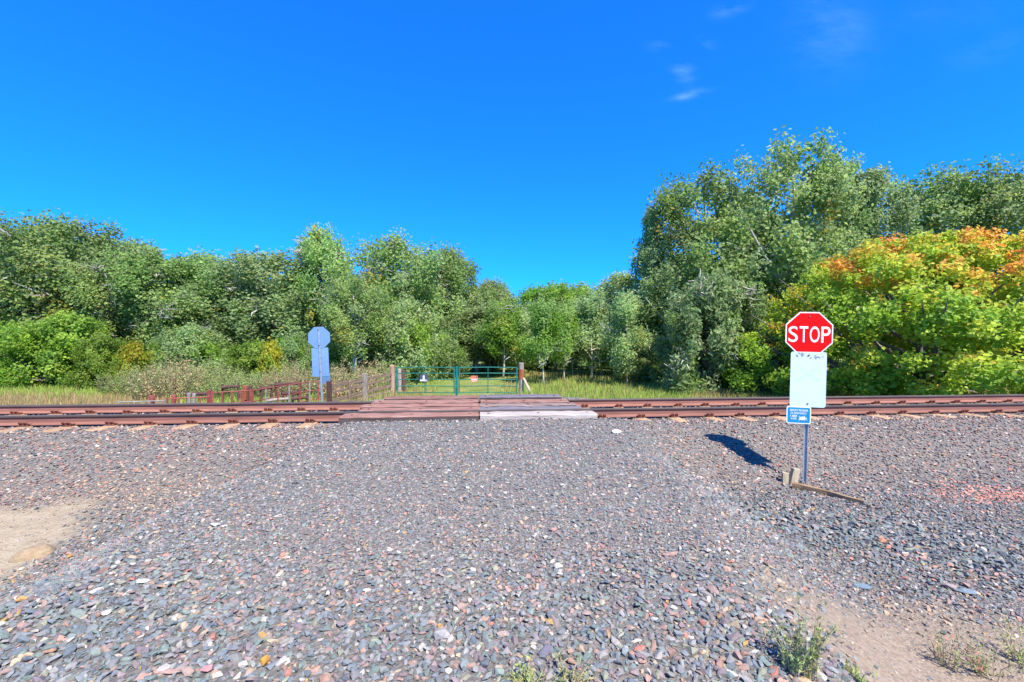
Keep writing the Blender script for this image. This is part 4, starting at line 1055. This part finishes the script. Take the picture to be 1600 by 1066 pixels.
def plant_tree(name, px, top_py, d, wpx, proto, label, group=None, rz=None, cat='tree', depth=None):
    trunk, crown, twigs, H, Rr = PROTO[proto]
    x = P(px, d); zb = gz(x, d)
    h = CAMZ - (top_py - 530) / 700 * d - zb
    w = wpx / 700 * d / 2
    t = empty(name, (x, d, zb), label, cat, group, rz=(px * 0.7 + d) % 6.28 if rz is None else rz)
    t.scale = (w / (Rr * 1.18), w / (Rr * 1.18), h / (H * 1.045))
    for nm, me in (('trunk', trunk), ('crown', crown), ('dead_twigs', twigs)):
        if me is not None:
            o = link(bpy.data.objects.new(nm, me), t)
            if nm == 'dead_twigs': o['kind'] = 'stuff'
    return t
LW, MW, RW = 'cottonwoods of the left wood', 'young trees of the meadow grove', 'poplars behind the orange maple'
for a in [
    ('cottonwood_tree', -25, 340, 33, 190, 'cot_b', 'broad cottonwood at the outer end of the left wood', LW),
    ('cottonwood_tree', 105, 338, 34, 240, 'cot_b', 'broad cottonwood with tan dead twigs towering over bright bushes', LW),
    ('cottonwood_tree', 180, 366, 36, 150, 'cot_d', 'slim cottonwood squeezed beside the broad twiggy one', LW),
    ('cottonwood_tree', 240, 378, 33, 190, 'cot_a', 'rounded green cottonwood above the small yellow shrub', LW),
    ('cottonwood_tree', 335, 392, 36, 180, 'cot_a', 'cottonwood with a flat top above the tan brush', LW),
    ('cottonwood_tree', 415, 388, 34, 180, 'cot_d', 'grey green column shaped cottonwood in the left wood', LW),
    ('cottonwood_tree', 500, 350, 35, 135, 'cot_a', 'tall dark pointed cottonwood rising behind the leaning sign', LW),
    ('cottonwood_tree', 612, 366, 33, 200, 'cot_b', 'wide cottonwood between the leaning sign and the gate', LW),
    ('cottonwood_tree', 556, 430, 28, 130, 'cot_c', 'cottonwood with a pale leaning bare trunk above the plank fence', LW),
    ('cottonwood_tree', 710, 382, 37, 125, 'cot_a', 'narrow tall cottonwood above the green gates', LW),
    ('cottonwood_tree', 770, 434, 40, 115, 'cot_a', 'lower sloping cottonwood at the end of the left wood', LW),
    ('meadow_tree', 835, 446, 44, 85, 'grove', 'bright green young tree beyond the right gate post', MW),
    ('meadow_tree', 868, 440, 40, 80, 'grove', 'slim pale trunked young tree in the meadow grove', MW),
    ('meadow_tree', 908, 442, 46, 80, 'grove', 'yellowish young tree in the middle of the grove', MW),
    ('meadow_tree', 940, 470, 33, 70, 'grove_b', 'small grey green tree standing in the meadow grass', MW),
    ('meadow_tree', 972, 424, 36, 120, 'grove_b', 'tall grey green tree with white trunk at the grove edge', MW),
    ('meadow_tree', 1012, 450, 31, 110, 'grove_b', 'grey leafy tree next to the tangled willow', MW),
    ('poplar_tree', 1022, 314, 31, 90, 'poplar_b', 'narrow poplar at the open end of the tall row', RW),
    ('poplar_tree', 1108, 258, 30, 215, 'poplar', 'broad poplar standing over the tangled willow', RW),
    ('poplar_tree', 1165, 290, 33, 150, 'poplar_b', 'shaded poplar between two taller poplars', RW),
    ('poplar_tree', 1232, 214, 28, 215, 'poplar', 'tallest poplar rising behind the near stop sign', RW),
    ('poplar_tree', 1300, 242, 31, 140, 'poplar', 'pointed poplar crowding the tallest one', RW),
    ('poplar_tree', 1352, 254, 30, 150, 'poplar_b', 'poplar behind the left flank of the orange maple', RW),
    ('poplar_tree', 1430, 268, 33, 190, 'poplar', 'lower poplar behind the top of the orange maple', RW),
    ('poplar_tree', 1505, 256, 31, 190, 'poplar', 'full poplar behind the red top of the maple', RW),
    ('poplar_tree', 1590, 255, 30, 200, 'poplar', 'poplar behind the outer flank of the orange maple', RW),
    ('poplar_tree', 1690, 255, 30, 150, 'poplar', 'outermost poplar past the orange maple', RW),
]:
    plant_tree(*a[:7], group=a[7])
plant_tree('maple_tree', 1440, 356, 19.2, 520, 'maple', 'wide dome shaped maple turning orange and yellow', rz=0.4)
plant_tree('willow_bush', 1110, 425, 24.5, 200, 'willow', 'tangled grey green willow full of bare twigs', cat='bush')
plant_tree('willow_bush', 1195, 500, 23.5, 110, 'willow', 'lower twiggy willow bush beside the orange maple', cat='bush')
BU = 'leafy bushes below the wood'
for a in [
    ('elder_bush', 20, 505, 27.5, 150, 'elder', 'bright green bush at the outer end of the wood'),
    ('elder_bush', 105, 488, 27, 150, 'elder', 'tall bright green bush with layered leaves'),
    ('elder_bush', 160, 520, 25.5, 90, 'elder', 'deep green bush beside the small yellow shrub'),
    ('elder_bush', 300, 505, 29, 130, 'round', 'dull green bush behind the tan brush'),
    ('elder_bush', 395, 532, 27, 100, 'elder', 'fresh green bush rising from the tan brush'),
    ('elder_bush', 455, 520, 29, 90, 'round', 'grey green bush near the leaning sign'),
    ('elder_bush', 545, 525, 30, 110, 'elder', 'shaded bush under the pale leaning trunk'),
    ('round_tree', 640, 462, 29, 130, 'round', 'rounded green tree beside the gate post'),
    ('round_tree', 745, 478, 35, 150, 'grove_b', 'rounded grey green tree overhanging the gates'),
    ('round_tree', 690, 515, 31, 100, 'round', 'low round tree just behind the gate latch post'),
    ('elder_bush', 1000, 560, 29, 80, 'round', 'low bush at the edge of the meadow grove'),
]:
    plant_tree(*a, group=BU, cat='bush' if 'bush' in a[0] else 'tree')
tr = random.Random(78)
for px, py, d_, w_, lab in [(786, 468, 31, 62, 'pale trunked sapling just behind the right gate leaf'), (803, 478, 33, 58, 'pale trunked sapling beside the right gate post'), (850, 462, 27, 70, 'slim white trunked tree standing in the meadow past the brace pole'),
                            (882, 474, 30, 66, 'thin pale trunked tree between two slim grove trees'), (925, 455, 32, 74, 'pale trunked tree at the dark gap of the grove'), (980, 452, 27.5, 80, 'bright white trunked tree with yellow weeds at its foot'),
                            (826, 470, 36, 64, 'slender tree close behind the right gate post'), (905, 466, 38, 70, 'slender pale tree deeper in the grove'), (955, 460, 38, 74, 'slender pale tree before the dark wood'), (765, 470, 38, 66, 'slender pale tree behind the orange notice'), (722, 490, 40, 58, 'slender pale tree behind the gate latch post'), (778, 486, 41, 56, 'thin pale tree behind the right half of the gates'), (895, 478, 34, 50, 'thin pale tree leaning in the middle of the grove'), (1000, 470, 33, 60, 'slender grey tree where the grove meets the willow')]:
    plant_tree('meadow_sapling', px, py, d_, w_ * tr.uniform(0.8, 1.3), 'sapling' if tr.random() < 0.5 else 'sapling_b', lab, 'slender pale trunked trees of the meadow')
tr = random.Random(77)
for i in range(9):
    plant_tree('grove_bush', 780 + i * 32 + tr.uniform(-8, 8), 535 + tr.uniform(-14, 10), 46 + tr.uniform(-4, 6), 78, 'round', 'low dark bush between the trunks at the back of the grove', 'bushes at the back of the grove', cat='bush')
# small yellow shrub
yellow_pal = [(0.38, 0.44, 0.04), (0.46, 0.43, 0.04), (0.30, 0.40, 0.04)]
PROTO['yellow'] = tree_meshes(21, 2.6, 1.3, 0.02, 26, 4500, 0.13, 0.5, yellow_pal, 'dome', trunk_r=0.05, yellow=0.0, limbs=10, flat=0.6)
plant_tree('yellow_shrub', 215, 536, 24.5, 62, 'yellow', 'small yellow green shrub among deeper green bushes', cat='shrub')
plant_tree('yellow_shrub', 430, 535, 25.5, 50, 'yellow', 'yellow tinged shrub just beyond the tan brush', cat='shrub')
# woods behind, further off
tr = random.Random(9)
for i in range(17):
    px = -60 + i * 52 + tr.uniform(-15, 15)
    plant_tree('background_tree', px, 440 + tr.uniform(-12, 14) + (24 if px > 720 else 0), 46 + tr.uniform(-3, 6), 120, ['cot_a', 'cot_b', 'cot_d'][i % 3], 'distant tree deep inside the left wood', 'trees deep in the left wood')
for i in range(13):
    px = 770 + i * 25 + tr.uniform(-8, 8)
    plant_tree('background_tree', px, 470 + tr.uniform(-10, 14), 62 + tr.uniform(-9, 12), 75, ['grove', 'grove_b', 'cot_d'][i % 3], 'distant tree at the back of the meadow grove', 'trees at the back of the grove')
for i in range(8):
    px = 1050 + i * 90 + tr.uniform(-15, 15)
    plant_tree('background_tree', px, 400 + tr.uniform(-20, 20), 44 + tr.uniform(-3, 6), 150, ['cot_a', 'cot_b', 'poplar_b'][i % 3], 'distant tree hidden behind the tall poplars', 'trees behind the poplars')

# ------------------------------------------------------------------ brush, grass and weeds
def brush_mesh(seed, n_st, h, rad, pal, leafn=46, lw=0.034):
    rng = np.random.default_rng(seed)
    vl, fl, tl, off = [], [], [], 0
    cs, ns, tt, sz = [], [], [], []
    bm = MB()
    for i in range(n_st):
        a = rng.uniform(0, 6.28); r0 = rad * math.sqrt(rng.uniform(0, 1))
        b0 = np.array([r0 * math.cos(a), r0 * math.sin(a), 0])
        hh = h * rng.uniform(0.4, 1.12) * (1 - 0.35 * r0 / rad)
        tip = b0 + np.array([math.cos(a) * 0.3 * rng.uniform(0, 1) + rng.normal() * 0.12, math.sin(a) * 0.3 * rng.uniform(0, 1) + rng.normal() * 0.12, hh])
        bm.tube([b0, (b0 + tip) / 2, tip], [0.012, 0.009, 0.004], n=3, cap=False)
        c = np.array(pal[rng.integers(0, len(pal))])
        t = rng.uniform(0.2, 1.05, leafn)
        p = b0 + (tip - b0) * t[:, None] + rng.normal(size=(leafn, 3)) * 0.06
        cs.append(p); tt.append(c * rng.uniform(0.7, 1.3, (leafn, 1)) * rng.uniform(.93, 1.07, (leafn, 3))); ns.append(unit(rng.normal(size=(leafn, 3)) + [0, 0, 0.4])); sz.append(lw * rng.uniform(0.6, 1.4, leafn))
    v, f = leaf_arrays(np.concatenate(cs), np.concatenate(ns), np.concatenate(sz), rng, 2.6)
    return bm.mesh('stems', M['wood']), np_mesh('foliage', v, f, 3, np.repeat(np.concatenate(tt), 4, 0), M['leaf_brush'])
OLIVE = np.array([(0.2, 0.2, 0.085), (0.235, 0.21, 0.10), (0.165, 0.185, 0.08), (0.24, 0.21, 0.10)]) * np.array((1.05, 1.5, 0.95))
TAN = np.array([(0.3, 0.23, 0.12), (0.22, 0.24, 0.1), (0.38, 0.22, 0.13), (0.24, 0.24, 0.1)]) * 1.45
brushes = [brush_mesh(31, 95, 1.9, 1.2, OLIVE), brush_mesh(32, 95, 1.9, 1.2, TAN), brush_mesh(33, 90, 1.7, 1.3, OLIVE)]
tr = random.Random(21)
for i in range(30):
    px = 205 + i * 14.2 + tr.uniform(-6, 6); d = tr.uniform(21.0, 24.5)
    kind = (0 if tr.random() < 0.85 else 1) if px < 390 else (1 if tr.random() < 0.5 else 2)
    if px > 560: d = tr.uniform(22.5, 25.5)
    x = P(px, d); zb = gz(x, d)
    topy = 573 + tr.uniform(-24, 16) + (8 if px < 260 else 0) + (10 if px > 560 else 0)
    h = CAMZ - (topy - 530) / 700 * d - zb
    stems, fol = brushes[kind]
    place = 'behind the low end of the corral' if px < 330 else ('behind the red corral fences' if px < 490 else 'behind the plank fence')
    lab = ['olive feathery brush ', 'tan and rusty feathery brush ', 'dusty green feathery brush '][kind] + place
    t = empty('brush', (x, d, zb), lab, 'brush', ['olive brush ', 'tan brush ', 'dusty green brush '][kind] + place, rz=tr.uniform(0, 6.28))
    s = tr.uniform(0.6, 1.25); t.scale = (s, s, h / 1.8)
    link(bpy.data.objects.new('stems', stems), t); link(bpy.data.objects.new('foliage', fol), t)

def blades(x, y, h, w, tone, rng, lean=0.35):
    n = len(x); z = ground_z(x, y) - 0.02
    a = rng.uniform(0, PI, n); la = rng.uniform(0, 2 * PI, n); le = rng.uniform(0, lean, n) * h
    b = np.stack([x, y, z], 1); s = np.stack([np.cos(a), np.sin(a), np.zeros(n)], 1) * (w / 2)[:, None]
    mid = b + np.stack([np.cos(la) * le * 0.35, np.sin(la) * le * 0.35, h * 0.6], 1)
    tip = b + np.stack([np.cos(la) * le, np.sin(la) * le, h], 1)
    v = np.stack([b - s, b + s, mid + s * 0.7, mid - s * 0.7, tip], 1)
    q = np.arange(n) * 5
    f = np.stack([np.stack([q, q + 1, q + 2], 1), np.stack([q, q + 2, q + 3], 1), np.stack([q + 3, q + 2, q + 4], 1)], 1).reshape(-1, 3)
    return v.reshape(-1, 3), f, np.repeat(tone, 5, 0)
rng = np.random.default_rng(5)
n = 130000
d = 12.8 + 24 * rng.uniform(0, 1, n) ** 1.35
x = rng.uniform(-1.22, 1.2, n) * d
u, v = uv_of(x, d)
keep = (v > 3.4) & (rng.uniform(0, 1, n) > gravel_m(x, d) * 0.97)
on_road = (np.abs(x - np.interp(d, [9, 20, 40], [-0.8, -2.4, -1.5])) < 1.6)
keep &= ~(on_road & (rng.uniform(0, 1, n) < 0.45))
x, d = x[keep], d[keep]; on_road = on_road[keep]; n = len(x)
pxx = 800 + 700 * x / d
dry = np.clip(0.35 + 0.5 * wob(x, d, 0.35, 2.0), 0, 1)
dry = np.where((pxx < 260), np.clip(0.95 - (d - 20.9) * 0.45 + 0.2 * wob(x, d, 0.5, 4), 0.08, 0.92), dry)
dry = np.where((pxx > 815) & (pxx < 1080), np.clip(0.02 + (d - 19) * 0.03 + 0.28 * np.clip(wob(x, d, 0.5, 1.0) - 0.2, 0, 1), 0.01, 0.6), dry)
isdry = rng.uniform(0, 1, n) < dry
green = 1.75 * np.array([(0.13, 0.21, 0.035), (0.17, 0.25, 0.045), (0.1, 0.165, 0.035), (0.2, 0.25, 0.06)])[rng.integers(0, 4, n)]
tan_ = np.array([(0.42, 0.29, 0.14), (0.46, 0.34, 0.18), (0.36, 0.25, 0.12), (0.34, 0.3, 0.14)])[rng.integers(0, 4, n)]
tone = np.where(isdry[:, None], tan_, green) * rng.uniform(0.75, 1.25, (n, 1))
h = rng.uniform(0.12, 0.42, n) * np.where(on_road, 0.4, 1.0) * np.where((pxx > 620) & (pxx < 810), 0.55, 1.0)
h = np.where((pxx > 820) & (d < 22), h * 1.0, h)
vv, ff, tt = blades(x, d, h, 0.008 + 0.0009 * d * rng.uniform(0.6, 1.2, n), tone, rng)
grass = link(bpy.data.objects.new('meadow_grass', np_mesh('meadow_grass', vv, ff, 3, tt, M['grass'])))
tag(grass, 'green and straw coloured meadow grass beyond the railway track', 'grass', kind='stuff')

# weeds in the foreground
def weed(px, py, h, rad, nst, label, seed, pal, leafn=16, lw=0.007, rz=0.0, lean=(0, 0)):
    g0 = hit(px, min(py, 1066)) if py <= 1066 else None
    if g0 is None:
        dd = 1.15
        while CAMZ - (py - 530) / 700 * dd > gz((px - 800) / 700 * dd, dd): dd += 0.005
        g0 = Vector(((px - 800) / 700 * dd, dd, gz((px - 800) / 700 * dd, dd)))
    rng = np.random.default_rng(seed)
    e = empty('weed', g0, label, 'weed', 'weeds on the gravel')
    cs, ns, tt, sz = [], [], [], []; bm = MB()
    for i in range(nst):
        a = rng.uniform(0, 6.28); r0 = rad * 0.3 * math.sqrt(rng.uniform(0, 1)); ro = rad * rng.uniform(0.2, 1.0)
        b0 = np.array([r0 * math.cos(a), r0 * math.sin(a), -0.01]); hh = h * rng.uniform(0.45, 1.05)
        tip = np.array([ro * math.cos(a) + lean[0] * hh, ro * math.sin(a) + lean[1] * hh, hh]); mid = (b0 + tip) / 2 + np.array([-0.15 * ro * math.cos(a), -0.15 * ro * math.sin(a), 0.08 * hh])
        bm.tube([b0, mid, tip], [0.0028, 0.0022, 0.001], n=4, cap=False)
        t = rng.uniform(0.15, 1.05, leafn)
        p = (1 - t[:, None]) ** 2 * b0 + 2 * (t * (1 - t))[:, None] * mid + (t ** 2)[:, None] * tip + rng.normal(size=(leafn, 3)) * 0.008
        c = np.array(pal[rng.integers(0, len(pal))])
        cs.append(p); tt.append(c * rng.uniform(0.7, 1.3, (leafn, 1))); ns.append(unit(rng.normal(size=(leafn, 3)) + [0, 0, 0.5])); sz.append(lw * rng.uniform(0.6, 1.5, leafn))
    v, f = leaf_arrays(np.concatenate(cs), np.concatenate(ns), np.concatenate(sz), rng, 4.5)
    link(bpy.data.objects.new('stems', bm.mesh('stems', M['wood_pale'])), e)
    link(bpy.data.objects.new('leaves', np_mesh('leaves', v, f, 3, np.repeat(np.concatenate(tt), 4, 0), M['leaf_brush'])), e)
WG = np.array([(0.2, 0.25, 0.08), (0.24, 0.27, 0.09), (0.18, 0.22, 0.09), (0.31, 0.28, 0.11)]) * 1.5
WT = np.array([(0.2, 0.23, 0.08), (0.3, 0.27, 0.12), (0.17, 0.21, 0.08), (0.42, 0.16, 0.12)]) * 1.35
weed(1262, 1062, 0.40, 0.16, 24, 'tall green weed at the edge of the bare brown dirt', 1, WG, leafn=24)
weed(1235, 1050, 0.25, 0.12, 14, 'shorter weed tucked against the tall green one', 2, WG, leafn=20)
weed(1480, 1045, 0.26, 0.2, 15, 'thin weed with reddish tips on brown dirt', 3, WT, leafn=16)
weed(1540, 1058, 0.22, 0.24, 20, 'spreading weed at the far side of the brown dirt', 4, WT, leafn=18)
weed(1590, 1040, 0.26, 0.2, 20, 'bushy weed below the coarse stone bank', 5, WG, leafn=18)
weed(820, 1076, 0.09, 0.12, 22, 'small low weed sprouting from the gravel road', 6, WG, leafn=14, lw=0.008)
weed(890, 1078, 0.10, 0.14, 22, 'small straggly weed with dry stems on the gravel road', 7, WT, leafn=12, lw=0.008)
weed(1340, 1064, 0.10, 0.08, 10, 'tiny weed sprig on the bare brown dirt', 8, WG, leafn=10, lw=0.008)
print('TRIS', sum(len(m.loop_triangles) or len(m.polygons) for m in bpy.data.meshes))
